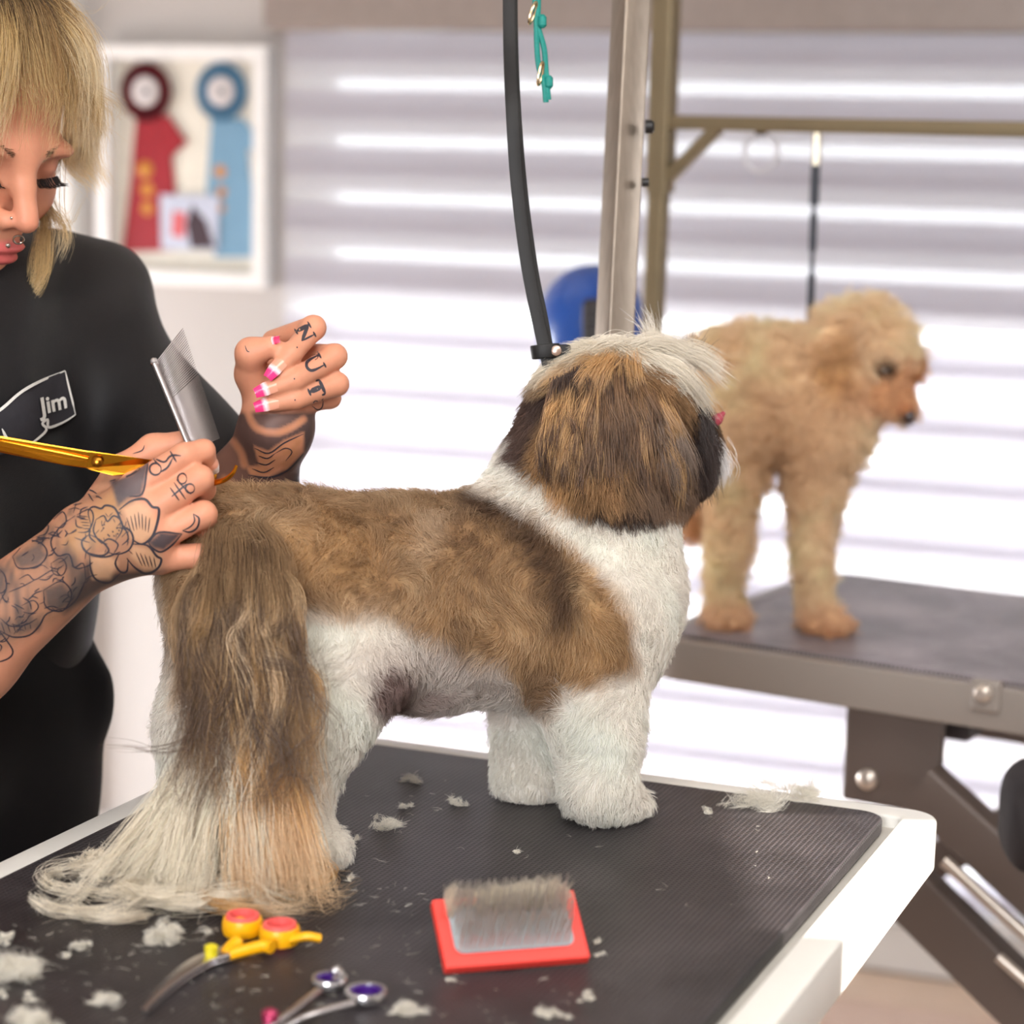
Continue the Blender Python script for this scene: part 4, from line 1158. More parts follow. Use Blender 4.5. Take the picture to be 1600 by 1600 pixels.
# ------------------------------------------------------------------ tail
TG = C3(142, 110, 76); TDk = C3(84, 62, 45); TL_ = C3(192, 158, 116); TGo = C3(212, 160, 92); TCr = C3(234, 222, 200)
rt = np.random.default_rng(77); L = []
td = ddep(370)
def tp(px, py, out=0.0): return W(px, py, td - 0.055 - 0.045 * min(1, max(0, (py - 850) / 110)) - out)
def ground(px, py, h=0.004):
    return T(px, py, MAT_Z + h)
def mixc(a, b, t): return a * (1 - t) + b * t
for i in range(110):      # main curtain
    u = rt.random(); v = rt.random()
    x0 = 332 + 96 * u; y0 = 828 + 26 * rt.random() - 14 * math.sin(u * 3.14)
    x1 = 290 + 165 * u + rt.normal() * 10; x2 = 296 + 180 * u + rt.normal() * 17; x3 = 296 + 180 * u + rt.normal() * 26
    hole = (0.36 < u < 0.62)
    yend = rt.uniform(1110, 1290) if not hole else rt.uniform(1180, 1300)
    dark = rt.random() < 0.42
    c0 = TDk * rt.uniform(0.75, 1.1) if dark else mixc(TG, TL_, rt.random())
    c3 = mixc(TGo, TG, rt.random()) if hole else mixc(TG, TGo, rt.random() * 0.5)
    if dark: c3 = TDk * 1.2
    if hole and not dark: c0 = mixc(TG, TL_, 0.5 + 0.5 * rt.random()); c3 = mixc(TGo, TCr, 0.5 * rt.random())
    ph1 = rt.normal(); ph2 = rt.normal(); yj = rt.normal(size=3) * 16
    o = 0.006 + 0.018 * rt.random()
    out_end = o + 0.006
    L.append(lock([tp(x0, y0, -0.022 + o * 0.3), tp(x0 + (x1 - x0) * 0.3 - 2, y0 + 45, o * 0.7), tp(x1 + 6 * ph1, 945 + yj[0], o), tp(x1 - 5 * ph1, 1010 + yj[1], o), tp(x2 + 6 * ph2, 1080 + yj[2], o), tp(lerp(x2, x3, 0.6), (1070 + yend) / 2, o), tp(x3 + (18 if rt.random() < 0.5 else -24), yend, out_end)],
                  90, 0.0022, 0.0034, [c0, c0, mixc(c0, TG, 0.4), c3, c3], 0.00017, 0.005, 22, 0.4, 24, rt, flat=FWD, var=0.8))
for i in range(62):      # lower skirt running to the table and spreading
    u = rt.random()
    x0 = 330 + 110 * u; x1 = 310 + 130 * u + rt.normal() * 8
    gold = rt.random() < min(1, max(0, (u - 0.30) / 0.34))
    ty = 1405 - 45 * rt.random() if gold else 1410 - 70 * rt.random()
    tx = (372 + 125 * max(0, (u - 0.3)) / 0.7 + rt.normal() * 16) if gold else (150 + 260 * min(1, u / 0.6) + rt.normal() * 24)
    t2x = tx + (rt.uniform(10, 50) if gold else rt.uniform(-40, 50)); t2y = min(ty + rt.uniform(-14, 22), 1428)
    m_ = (0.55 * x1 + 0.45 * tx + 9 * rt.normal(), 1270 + 14 * rt.normal())
    c = [mixc(TG, TGo, 0.3), mixc(TG, TGo, 0.7) if gold else mixc(TG, TCr, 0.6), TGo if gold else TCr, mixc(TGo, TCr, 0.4) if gold else TCr, mixc(TGo, TCr, 0.3) if gold else TCr]
    L.append(lock([tp(x0, 1030, 0.004), tp(x0 + 9 * rt.normal(), 1090 + 12 * rt.normal(), 0.007), tp(x1 + 8 * rt.normal(), 1155 + 12 * rt.normal(), 0.01), tp(lerp(x1, m_[0], 0.5) + 9 * rt.normal(), 1215, 0.012), tp(*m_, 0.012), ground(lerp(m_[0], tx, 0.75), lerp(m_[1], ty, 0.8), 0.02), ground(tx, ty, 0.006 + 0.01 * rt.random()), ground(t2x, t2y, 0.004)],
                  85, 0.0034, 0.0055, c, 0.00018, 0.006, 26, 0.25, 24, rt, var=0.6))
for i in range(22):      # curls lying on the mat
    cx = 130 + 340 * rt.random(); cy = 1372 + 40 * rt.random() - (12 if cx > 400 else 0); r = rt.uniform(26, 70); a0 = rt.uniform(0, 6.28); n_ = 7; sg = rt.choice([-1, 1])
    pts = [ground(cx + r * 1.5 * math.cos(a0 + sg * k * 0.55), min(cy + r * 0.45 * math.sin(a0 + sg * k * 0.55), 1432), 0.004 + 0.012 * rt.random()) for k in range(n_)]
    cc = TGo if cx > 400 else TCr
    L.append(lock(pts, 46, 0.003, 0.004, [cc, cc, mixc(cc, TCr, 0.5)], 0.00014, 0.003, 40, 0.15, 24, rt))
for i in range(26):      # stray single wisps
    u = rt.random(); x0 = 290 + 180 * u; y0 = 950 + 150 * rt.random(); sd = -1 if u < 0.5 else 1
    L.append(lock([tp(x0, y0, 0.02), tp(x0 + sd * 10, y0 + 90, 0.026), tp(x0 + sd * rt.uniform(20, 60), y0 + 150, 0.03), tp(x0 + sd * rt.uniform(-20, 60), y0 + 215, 0.03), tp(x0 + sd * rt.uniform(-60, 40), y0 + 235, 0.03)],
                  6, 0.002, 0.006, [TDk, TDk, TDk * 1.3], 0.00016, 0.003, 20, 0.3, 24, rt))
for p in ([(485, 1240), (470, 1215), (440, 1210), (425, 1235), (450, 1262), (480, 1258)], [(300, 1150), (262, 1165), (220, 1168), (180, 1160)], [(296, 1170), (250, 1178), (200, 1172), (150, 1176)],
          [(340, 1200), (310, 1260), (300, 1330), (330, 1370)], [(420, 1200), (500, 1130), (500, 1060), (470, 990)]):
    L.append(lock([tp(x, y, 0.03) for x, y in p], 5, 0.001, 0.004, [TDk, TDk], 0.00016, 0.002, 20, 0.2, 24, rt))
# white pompom of cut fur at the far-left end of the tail
pc = ground(152, 1352, 0.016)
locks_obj('tail_hair', L, dg, hair_mat('glossy_tail_hair', 0.5, 0.34, 0.2), zmin=MAT_Z + 0.0008)
# fringe over the tail root
L = []
for i in range(30):
    u = rt.random(); x0 = 350 + 90 * u; y0 = 812 + 14 * rt.random()
    L.append(lock([DG(x0 + 20, y0, -0.035), tp(x0 - 14, y0 + 8, 0.0), tp(x0 - 34 + 60 * u, y0 + 50, 0.018), tp(x0 - 40 + 76 * u, y0 + 130, 0.026)], 70, 0.004, 0.005,
                  [TL_ if u > .6 else TG, TG, TDk if rt.random() < 0.5 else TG, TG], 0.00014, 0.002, 30, 0.3, 14, rt))
locks_obj('tail_root_fringe', L, dg, hair_mat('glossy_tail_hair', 0.5, 0.34, 0.2))
# ================================================================== poodle on the second table
pdl = empty('poodle', T(1200, 985), 'cream curly poodle standing on the grey table and looking down', 'dog')
PD = 2.52
def PO(px, py, off=0.0): return W(px, py, PD - (px - 1200) * 1.0e-4 + off)
B2 = Body()
B2.chain([PO(1145, 600, 0.03), PO(1205, 615), PO(1268, 625)], [0.062, 0.066, 0.068], 0.03)
B2.ell(PO(1285, 660, -0.01), (0.05, 0.055, 0.06), k=0.03)
B2.chain([PO(1280, 625), PO(1310, 590), PO(1335, 565)], [0.052, 0.044, 0.042], 0.02)
B2.ell(PO(1348, 535), (0.050, 0.05, 0.042), k=0.02)
B2.ell(PO(1362, 575, -0.01), (0.042, 0.045, 0.040), k=0.02)
B2.chain([PO(1372, 600, -0.02), PO(1395, 625, -0.03), PO(1412, 640, -0.036)], [0.028, 0.021, 0.016], 0.015)
B2.ell(PO(1298, 560, -0.045), (0.026, 0.014, 0.040), k=0.012)
B2.ell(PO(1312, 592, -0.045), (0.022, 0.014, 0.024), k=0.012)
B2.ell(PO(1430, 572, 0.03), (0.012, 0.014, 0.022), k=0.01)
fA, fB = T(1130, 982), T(1276, 990)
B2.chain([PO(1155, 670, -0.03), PO(1150, 750, -0.03), PO(1140, 860, -0.02), fA + np.array([0, 0, 0.03])], [0.05, 0.028, 0.020, 0.017], 0.015)
B2.ell(fA + np.array([0.004, -0.01, 0.012]), (0.026, 0.028, 0.013), k=0.015)
B2.chain([PO(1275, 690, -0.03), PO(1272, 770, -0.03), PO(1266, 880, -0.02), fB + np.array([0, 0, 0.03])], [0.042, 0.024, 0.017, 0.017], 0.015)
B2.ell(fB + np.array([0.01, -0.01, 0.012]), (0.030, 0.028, 0.013), k=0.015)
for fpt, top in ((fA + np.array([0.004, 0.11, 0]), PO(1150, 690, 0.05)), (fB + np.array([0.006, 0.09, 0]), PO(1280, 690, 0.05))):
    B2.chain([top, lerp(top, fpt, 0.5), fpt + np.array([0, 0, 0.02])], [0.042, 0.02, 0.015], 0.012)
B2.chain([PO(1105, 640, 0.09), PO(1088, 740, 0.12), PO(1084, 815, 0.12)], [0.02, 0.012, 0.022], 0.015)
V, Q = B2.mesh(0.006); V = relax(V, Q, 2)
V[:, 2] = np.maximum(V[:, 2], z2 + 0.0035)
PN = vnormals(V, Q)
def poodle_color(P):
    x, y, _ = proj(P); n1 = vnoise(P, 50, 15); n2 = vnoise(P, 160, 16)
    c = np.tile(C3(248, 217, 176), (len(P), 1)) * (1 + 0.06 * n1[:, :1] + 0.05 * n2[:, :1])
    c = over(c, blob(x, y, 1302, 570, 34, 52, 10) * 0.8, C3(206, 156, 98))
    c = over(c, blob(x, y, 1330, 620, 36, 30) * 0.4, C3(206, 150, 100))
    c = over(c, blob(x, y, 1398, 612, 44, 44) * 0.85, C3(208, 150, 104))
    c = over(c, blob(x, y, 1416, 642, 16, 12) * 0.8, C3(176, 110, 70))
    c = over(c, blob(x, y, 1415, 655, 11, 7), C3(70, 44, 38))
    c = over(c, blob(x, y, 1384, 578, 18, 15) * 0.95, C3(78, 50, 38))
    c = over(c, blob(x, y, 1432, 580, 14, 26) * 0.8, C3(206, 140, 84))
    c = over(c, np.clip((y - 940) / 50, 0, 1) * 0.75, C3(196, 128, 82))
    c = over(c, np.clip((1110 - x) / 20, 0, 1) * np.clip((y - 720) / 40, 0, 1) * 0.7, C3(222, 168, 118))
    c = over(c, blob(x, y, 1240, 680, 70, 90) * 0.3, C3(214, 172, 128))
    return np.clip(c, 0.01, 0.9)
quad_obj('body', V, Q, mat('poodle_undercoat', rough=0.9, var=0.05, nscale=120, attr='col', spec=0.1), pdl, poodle_color(V) * 0.85, loc=T(1200, 985))
rq = np.random.default_rng(3); n = 42000
P, f, q = sample_quads(V, Q, n, rng=rq); N = PN[q].mean(1); N /= np.linalg.norm(N, axis=1)[:, None]
x, y, _ = proj(P)
ln = 0.020 * (0.6 + 0.7 * rq.random(n))
ln = np.where(y > 760, 0.013, ln); ln = np.where((x > 1360) & (y > 570), 0.008, ln); ln = np.where(y > 960, 0.010, ln)
ln = np.where((x > 1285) & (y < 545), 0.026, ln)
cb = np.tile(np.array([-0.2, 0, -0.7]), (n, 1)) + 0.9 * vnoise(P, 110, 51)
S = fur(P, N, ln, tang(cb, N), 7, 0.85, 0.006, 260, 0.35, rng=rq)
S = clump(S, 0.010, 0.8, rq); S[..., 2] = np.maximum(S[..., 2], z2 + 0.0038)
hair_obj('curly_coat', S, np.array([0.00028, 0.00028, 0.00026, 0.00024, 0.0002, 0.00016, 0.00008]), poodle_color(P) * (0.85 + 0.28 * rq.random((n, 1))), M_FUR, pdl)['kind'] = 'stuff'
lathe('nose', [(0.001, -0.006), (0.007, -0.003), (0.008, 0.002), (0.004, 0.006)], PO(1420, 650, -0.045), RIGHT - UP * 0.4, mat('poodle_nose', srgb(50, 34, 32), 0.3), pdl, 12)
lathe('eye', [(0.001, -0.005), (0.006, -0.003), (0.007, 0.001), (0.003, 0.005)], PO(1385, 579, -0.052), RIGHT * 0.6 - FWD, mat('dog_eye', srgb(14, 10, 10), 0.08), pdl, 12)
# ================================================================== person
PER = empty('person', (float(W(-90, 800, 1.95)[0]), float(W(-90, 800, 1.95)[1]), 0.0),
            'person in a black work shirt with tattooed arms trimming the shih tzu', 'person')
TH, PT = math.radians(52), math.radians(25)
hf0 = np.array([math.sin(TH), -math.cos(TH), 0.0])
FH = hf0 * math.cos(PT) + np.array([0, 0, -math.sin(PT)])
UH = hf0 * math.sin(PT) + np.array([0, 0, math.cos(PT)])
LH = np.cross(UH, FH)
HM = np.stack([FH, LH, UH], 1)
NOSE = W(52, 360, 1.77)
H0 = NOSE - HM @ np.array([0.121, 0, -0.032])
def hp(f, l, u): return H0 + HM @ np.array([f, l, u])
# body frame
bf = np.array([0.86, -0.5, 0.0]); bf /= np.linalg.norm(bf); blft = np.array([0.5, 0.86, 0.0])
SHL = W(105, 480, 2.0)                                   # left shoulder (far)
CH = SHL - blft * 0.165; CH[2] = SHL[2]
SHR = SHL - blft * 0.33
NECKB = CH + np.array([0, 0, 0.05]) - bf * 0.01
BMx = np.stack([bf, blft, np.array([0, 0, 1.0])], 1)
HIPZ = 0.86
HIP = np.array([CH[0] - 0.022, CH[1] + 0.0, HIPZ])

S = Body()
# head
S.ell(hp(-0.012, 0, 0.035), (0.097, 0.075, 0.088), HM, 0.02)
S.ell(hp(0.032, 0, -0.028), (0.056, 0.058, 0.082), HM, 0.03)
S.ell(hp(0.058, 0, -0.092), (0.027, 0.028, 0.020), HM, 0.03)
for s in (-1, 1):
    S.ell(hp(0.052, s * 0.038, -0.028), (0.030, 0.026, 0.026), HM, 0.02)
    S.ell(hp(0.081, s * 0.026, 0.019), (0.012, 0.028, 0.009), HM, 0.014)
    S.ell(hp(0.10, s * 0.032, 0.003), (0.017, 0.017, 0.012), HM, 0.012, True)
    S.ell(hp(0.0735, s * 0.031, 0.003), (0.0135, 0.0145, 0.0125), HM, 0.004)
    S.ell(hp(-0.005, s * 0.076, -0.008), (0.016, 0.008, 0.03), HM, 0.006)
S.cone(hp(0.084, 0, 0.022), hp(0.097, 0, -0.006), 0.0105, 0.0088, 0.012)
S.cone(hp(0.097, 0, -0.006), hp(0.111, 0, -0.029), 0.0088, 0.0098, 0.006)
for s in (-1, 1):
    S.ell(hp(0.0975, s * 0.0115, -0.034), (0.0105, 0.0068, 0.0078), HM, 0.006)
    S.ell(hp(0.104, s * 0.0062, -0.0415), (0.005, 0.003, 0.003), HM, 0.003, True)
S.ell(hp(0.0915, 0, -0.050), (0.007, 0.016, 0.010), HM, 0.010)
S.ell(hp(0.0945, 0, -0.0600), (0.0085, 0.021, 0.0052), HM, 0.004)
S.ell(hp(0.0925, 0, -0.0700), (0.0090, 0.018, 0.0062), HM, 0.004)
S.cone(hp(0.1025, -0.022, -0.0648), hp(0.1045, 0.0, -0.0646), 0.0012, 0.0014, 0.002, True)
S.cone(hp(0.1045, 0.0, -0.0646), hp(0.1025, 0.022, -0.0648), 0.0014, 0.0012, 0.002, True)
# neck and torso core
S.cone(hp(-0.03, 0, -0.06), NECKB, 0.054, 0.058, 0.03)
S.ell(CH + np.array([0, 0, -0.06]), (0.08, 0.15, 0.10), BMx, 0.04)
S.cone(CH + np.array([0, 0, -0.06]), HIP + np.array([0, 0, 0.12]), 0.09, 0.09, 0.05)
# far (left) arm
ELB_L = W(362, 835, 1.86); WR_L = W(432, 668, 1.80)
S.cone(SHL, ELB_L, 0.052, 0.038, 0.03)
S.cone(ELB_L, lerp(ELB_L, WR_L, 0.35), 0.037, 0.0375, 0.02)
S.cone(lerp(ELB_L, WR_L, 0.35), WR_L, 0.0375, 0.0255, 0.02)
Pm = dict(i=W(428, 535, 1.825), m=W(452, 556, 1.835), r=W(465, 585, 1.835), p=W(470, 612, 1.828))
S.cone(WR_L, lerp(Pm['i'], Pm['m'], 0.5), 0.0255, 0.015, 0.016)
S.cone(WR_L, lerp(Pm['r'], Pm['p'], 0.5), 0.0240, 0.015, 0.016)
S.cone(W(425, 600, 1.805), W(470, 600, 1.812), 0.018, 0.015, 0.014)
LF = {  # MCP, PIP, DIP, tip
    'i': [Pm['i'], W(490, 512, 1.786), W(456, 552, 1.766), W(437, 573, 1.762)],
    'm': [Pm['m'], W(523, 557, 1.788), W(460, 594, 1.766), W(425, 607, 1.762)],
    'r': [Pm['r'], W(526, 600, 1.792), W(462, 623, 1.770), W(425, 632, 1.766)],
    'p': [Pm['p'], W(516, 622, 1.812), W(470, 634, 1.795), W(446, 636, 1.79)]}
for k_, rr in (('i', (0.0105, 0.0098, 0.0084, 0.0066)), ('m', (0.0108, 0.0100, 0.0086, 0.0068)), ('r', (0.0104, 0.0096, 0.0082, 0.0064)), ('p', (0.0095, 0.0085, 0.0072, 0.006))):
    S.chain(LF[k_], rr, 0.0032)
THL = [W(418, 640, 1.80), W(393, 585, 1.787), W(392, 552, 1.772), W(424, 541, 1.766)]
S.chain(THL, [0.017, 0.0128, 0.0118, 0.0085], 0.006)
# near (right) arm
ELB_R = W(-190, 1125, 1.70); WR_R = W(142, 852, 1.645)
S.cone(SHR, ELB_R, 0.052, 0.040, 0.03)
S.cone(ELB_R, lerp(ELB_R, WR_R, 0.4), 0.039, 0.0405, 0.02)
S.cone(lerp(ELB_R, WR_R, 0.4), WR_R, 0.0405, 0.0290, 0.02)
Rm = dict(i=W(212, 764, 1.642), m=W(232, 800, 1.637), r=W(246, 838, 1.640), p=W(250, 872, 1.650))
for a_, ra in (('i', 0.0135), ('m', 0.014), ('r', 0.0135), ('p', 0.0125)):
    S.cone(WR_R, Rm[a_], 0.0245, ra, 0.014)
RF = {'i': [Rm['i'], W(288, 712, 1.636), W(318, 704, 1.645), W(326, 722, 1.656)],
      'm': [Rm['m'], W(312, 748, 1.634), W(318, 765, 1.656), W(296, 775, 1.668)],
      'r': [Rm['r'], W(318, 803, 1.640), W(322, 822, 1.660), W(296, 830, 1.672)],
      'p': [Rm['p'], W(312, 868, 1.650), W(345, 874, 1.656), W(370, 876, 1.662)]}
for k_, rr in (('i', (0.0120, 0.0094, 0.0084, 0.0066)), ('m', (0.0125, 0.0100, 0.0088, 0.007)), ('r', (0.012, 0.0098, 0.0086, 0.0068)), ('p', (0.011, 0.0088, 0.0076, 0.0062))):
    S.chain(RF[k_], rr, 0.003)
S.chain([W(160, 800, 1.66), W(190, 738, 1.672), W(240, 702, 1.672), W(282, 690, 1.667)], [0.018, 0.0125, 0.011, 0.0082], 0.006)
V, Q = S.mesh(0.0018)
V = relax(V, Q, 2)
SN = vnormals(V, Q)
PB = BVHTree.FromPolygons(V.tolist(), Q.tolist())

def cast(px, py, bvh, off):
    d = Vector(ray(px, py).tolist()).normalized()
    h, n, i, ds = bvh.ray_cast(Vector(CAM.tolist()), d)
    if h is None: return None
    if n.dot(d) > 0: n = -n
    return np.array(h) + np.array(n) * off
def ribbon_px(pts, w, bvh, off, closed=False, n=4, taper=True):
    """a line drawn on a skin or cloth surface, w pixels wide"""
    g = catmull(np.array(pts, float), n, closed)
    if closed: g = np.vstack([g, g[:1]])
    t = np.gradient(g, axis=0); t /= np.linalg.norm(t, axis=1)[:, None] + 1e-9
    nn = np.stack([-t[:, 1], t[:, 0]], 1); V_, F_ = [], []; prev = False
    m = len(g)
    for i in range(m):
        ww = w * 0.5 * (1.0 if (closed or not taper) else min(1.0, 0.35 + 3.0 * min(i, m - 1 - i) / m))
        a, b = cast(*(g[i] + nn[i] * ww), bvh, off), cast(*(g[i] - nn[i] * ww), bvh, off)
        if a is None or b is None or np.linalg.norm(a - b) > ww * 0.0012 * 4: prev = False; continue
        V_ += [a, b]; k = len(V_)
        if prev: F_.append((k - 4, k - 3, k - 1, k - 2))
        prev = True
    return V_, F_
def ribbons_obj(name, lines, bvh, m, parent, off=0.0003):
    VV, FF = [], []
    for ln in lines:
        pts, w = ln[0], ln[1]; cl = len(ln) > 2 and ln[2]
        v, f = ribbon_px(pts, w, bvh, off, cl)
        o = len(VV); VV += v; FF += [tuple(o + q for q in ff) for ff in f]
    o = mesh_obj(name, VV, FF, m, parent, True)
    return o
def patch_px(poly_or_mesh, bvh, off):
    Vp, Fp = poly_or_mesh
    out = []
    for x, y in Vp:
        h = cast(x, y, bvh, off)
        if h is None: h = out[-1] if out else W(x, y, 1.9)
        out.append(h)
    return out, Fp

# ---- skin colour with the filled parts of the tattoos
SK = C3(212, 146, 116); INK = C3(58, 52, 56); INKG = C3(112, 96, 86)
x, y, zd = proj(V); n1 = vnoise(V, 45, 61); n2 = vnoise(V, 130, 62); n3 = vnoise(V, 330, 63)
col = np.tile(SK, (len(V), 1)) * (1 + 0.03 * n2[:, :1])
loc_h = (V - H0) @ HM
isH = (np.linalg.norm(loc_h, axis=1) < 0.15) & (zd > 1.6) & (y < 520)
# face tints: lips, cheeks, lids
lip = np.clip(1.25 - np.hypot(loc_h[:, 1] / 0.023, (loc_h[:, 2] + 0.0648) / 0.0115), 0, 1) * (loc_h[:, 0] > 0.075)
col = over(col, np.clip(lip * 2.5, 0, 1) * isH * 0.85, C3(196, 84, 88))
col = over(col, np.clip(1.2 - np.linalg.norm((loc_h - [0.075, -0.042, -0.03]) / [0.05, 0.03, 0.025], axis=1), 0, 1) * isH * 0.35, C3(222, 130, 110))
col = over(col, np.clip(1.1 - np.linalg.norm((loc_h - [0.112, 0, -0.03]) / [0.02, 0.02, 0.016], axis=1), 0, 1) * isH * 0.3, C3(218, 126, 108))
for s in (-1, 1):
    col = over(col, np.clip(1.2 - np.linalg.norm((loc_h - [0.088, s * 0.031, 0.004]) / [0.02, 0.019, 0.013], axis=1), 0, 1) * isH * 0.5, C3(176, 112, 92))
# far forearm: heavy blackwork with bare flames
armL = (zd > 1.74) & (x > 300) & (y > 640) & (y < 900)
bare = np.zeros(len(V))
for pts in ([(385, 640), (400, 668), (430, 676), (455, 668), (474, 655)], [(365, 690), (376, 706), (382, 726)]):
    g = catmull(pts, 8); dd = np.min(np.hypot(x[:, None] - g[:, 0], y[:, None] - g[:, 1]), axis=1) if False else np.minimum.reduce([np.hypot(x - a, y - b) for a, b in g])
    bare = np.maximum(bare, soft(dd - 4, 4))
bare = np.maximum(bare, soft(poly_sd(x, y, [(398, 698), (420, 706), (442, 690), (474, 676), (474, 706), (448, 732), (420, 744), (392, 742), (386, 730), (406, 728)]), 3))
bare = np.maximum(bare, soft(poly_sd(x, y, [(335, 770), (350, 745), (372, 760), (366, 820), (340, 830)]), 6) * 0.8)
am = armL * np.clip((y - 640) / 8, 0, 1)
sleeve = np.clip(0.93 + 0.12 * n1[:, 0], 0, 1) * (1 - bare)
col = over(col, am * sleeve, C3(62, 52, 54)); col = over(col, am * bare * np.clip(0.75 + 0.3 * n3[:, 0], 0, 1), C3(186, 126, 90))
# near forearm and hand
armR = (zd < 1.74) & (y > 660)
def ink(poly, a, c=INK, w=3): 
    global col
    col = over(col, armR * soft(poly_sd(x, y, poly), w) * a, c)
ink([(-60, 905), (0, 880), (70, 818), (130, 770), (165, 735), (210, 770), (240, 830), (260, 890), (160, 925), (110, 965), (60, 985), (0, 1025), (-60, 1040)], 0.62, C3(116, 92, 70), 10)   # sepia wash
ink([(150, 790), (180, 765), (195, 785), (186, 806), (205, 830), (160, 850), (120, 870), (95, 850), (112, 826)], 0.5, C3(170, 128, 78), 8)
ink([(172, 752), (205, 742), (232, 720), (229, 738), (222, 775), (200, 778), (184, 792)], 0.92, C3(74, 70, 76))          # leaf above
ink([(232, 848), (250, 832), (284, 834), (272, 846), (256, 860), (240, 856)], 0.95, C3(64, 60, 66))                        # leaf right
ink([(140, 870), (180, 895), (240, 890), (258, 892), (200, 908), (160, 920), (100, 960), (110, 930)], 0.85, C3(60, 54, 56), 5)
ink([(20, 870), (60, 848), (74, 868), (60, 884), (30, 888)], 0.8, C3(84, 76, 74), 5)                                        # eye socket left
ink([(68, 920), (98, 910), (112, 930), (96, 955), (72, 948)], 0.85, C3(78, 70, 68), 5)                                      # eye socket right
ink([(100, 868), (118, 868), (134, 900), (124, 930), (104, 940), (108, 905)], 0.7, C3(86, 78, 74), 6)
ink([(-40, 900), (0, 880), (14, 890), (0, 940), (-40, 960)], 0.8, C3(84, 76, 74), 6)
ink([(-40, 980), (0, 965), (30, 970), (66, 960), (60, 985), (20, 995), (-40, 1010)], 0.6, C3(90, 80, 74), 6)
t_ = np.clip(n2[:, 0] * 0.6 + n3[:, 1] * 0.5, 0, 1)
col = over(col, armR * soft(poly_sd(x, y, [(-60, 905), (0, 880), (110, 790), (150, 850), (150, 910), (60, 985), (-60, 1040)]), 8) * t_ * 0.8, C3(84, 74, 70))
for poly in ([(192, 795), (215, 783), (238, 800), (246, 815), (240, 835), (222, 848), (205, 842), (200, 815)], [(205, 852), (235, 858), (252, 868), (248, 890), (225, 892), (205, 870)], [(140, 872), (165, 862), (185, 880), (172, 905), (145, 905)]):
    ink(poly, 0.75, C3(206, 160, 124), 4)     # petals
col = np.clip(col, 0.01, 0.9)
M_SKIN = mat('skin', rough=0.48, var=0.02, nscale=300, attr='col', spec=0.35, sss=0.12, bump=0.05, bscale=700)
quad_obj('body', V, Q, M_SKIN, PER, col, loc=world_loc(PER))

# ---- tattoo line work
M_INK = mat('tattoo_ink', srgb(52, 46, 54), 0.55, var=0.1, nscale=300)
Lt = []
def rot_shape(c, ang, sc, strokes):
    ca, sa = math.cos(math.radians(ang)), math.sin(math.radians(ang))
    return [([(c[0] + sc * (px * ca - py * sa), c[1] + sc * (px * sa + py * ca)) for px, py in st], w) for st, w in strokes]
circle = [(math.cos(t), math.sin(t)) for t in np.linspace(0, 6.283, 13)]
# symbol on index finger: ring, triangle, cross
Lt += [([(243 + 9 * a, 733 + 9 * b) for a, b in circle], 3)]
Lt += [([(240, 716), (256, 722), (264, 716)], 3), ([(250, 738), (262, 730), (270, 716)], 3), ([(258, 722), (268, 712), (283, 712)], 3), ([(266, 705), (276, 722)], 3), ([(240, 718), (252, 730)], 2.4)]
# symbol on middle finger
Lt += [([(285 + 7 * a, 748 + 8 * b) for a, b in circle], 2.6), ([(297 + 7 * a, 763 + 7 * b) for a, b in circle], 2.6), ([(268, 776), (292, 756)], 3), ([(272, 754), (290, 780)], 2.6), ([(266, 762), (280, 782)], 2.6), ([(276, 750), (298, 772)], 2.4)]
# crescent on ring finger
Lt += [([(302, 803), (311, 810), (308, 824), (297, 831), (285, 829)], 3), ([(302, 803), (304, 814), (297, 823), (285, 829)], 2.2)]
# peony: outer petals
Lt += [([(186, 797), (205, 783), (226, 780), (238, 792), (248, 795), (246, 815), (238, 838), (222, 850), (206, 843)], 4.2),
       ([(205, 850), (230, 852), (244, 868), (252, 874), (246, 888), (228, 896), (210, 886), (198, 872)], 3.6),
       ([(186, 865), (180, 880), (188, 893), (198, 892), (200, 874)], 3), ([(140, 868), (142, 890), (150, 905), (170, 910), (188, 895)], 3),
       ([(232, 848), (248, 832), (284, 834)], 3), ([(284, 834), (270, 850), (252, 862), (238, 856), (232, 848)], 3),
       ([(172, 752), (205, 742), (232, 720)], 3), ([(232, 720), (229, 740), (222, 772), (202, 776)], 3),
       ([(128, 852), (140, 866), (165, 870), (188, 862)], 3), ([(120, 805), (140, 796), (146, 810), (138, 830), (122, 832)], 2.4)]
# peony: heart
Lt += [([(140, 835), (128, 845), (134, 862), (158, 868), (170, 860), (158, 845), (140, 835)], 3), ([(142, 820), (138, 800), (146, 792), (158, 795), (165, 790), (178, 793), (186, 806), (192, 822), (204, 830), (208, 845), (200, 860), (182, 866), (166, 862)], 3.2),
       ([(150, 812), (162, 806), (168, 815), (178, 806), (190, 815), (190, 830), (180, 845)], 2.6), ([(150, 812), (146, 830), (156, 846), (168, 850)], 2.6), ([(158, 850), (170, 842), (184, 850), (180, 862)], 2.6), ([(182, 824), (196, 828), (200, 842), (190, 852)], 2.4), ([(142, 820), (140, 838), (150, 848)], 2.6)]
for k in range(7): Lt.append(([(198 + 6 * k, 800 + 3 * abs(k - 3)), (205 + 4.4 * k, 826 + 2 * abs(k - 3))], 1.5))
for k in range(5): Lt.append(([(212 + 7 * k, 862 + 2 * k), (222 + 5.4 * k, 884 + k)], 1.5))
for k in range(6): Lt.append(([(122 + 2 * k, 806 + 5 * k), (138 + 1.0 * k, 808 + 4.6 * k)], 1.4))
for k in range(10):
    a_ = 172 + 13 * math.cos(k * 1.9); b_ = 828 + 9 * math.sin(k * 2.3); Lt.append(([(a_, b_), (a_ + 2, b_ + 2)], 2.4))
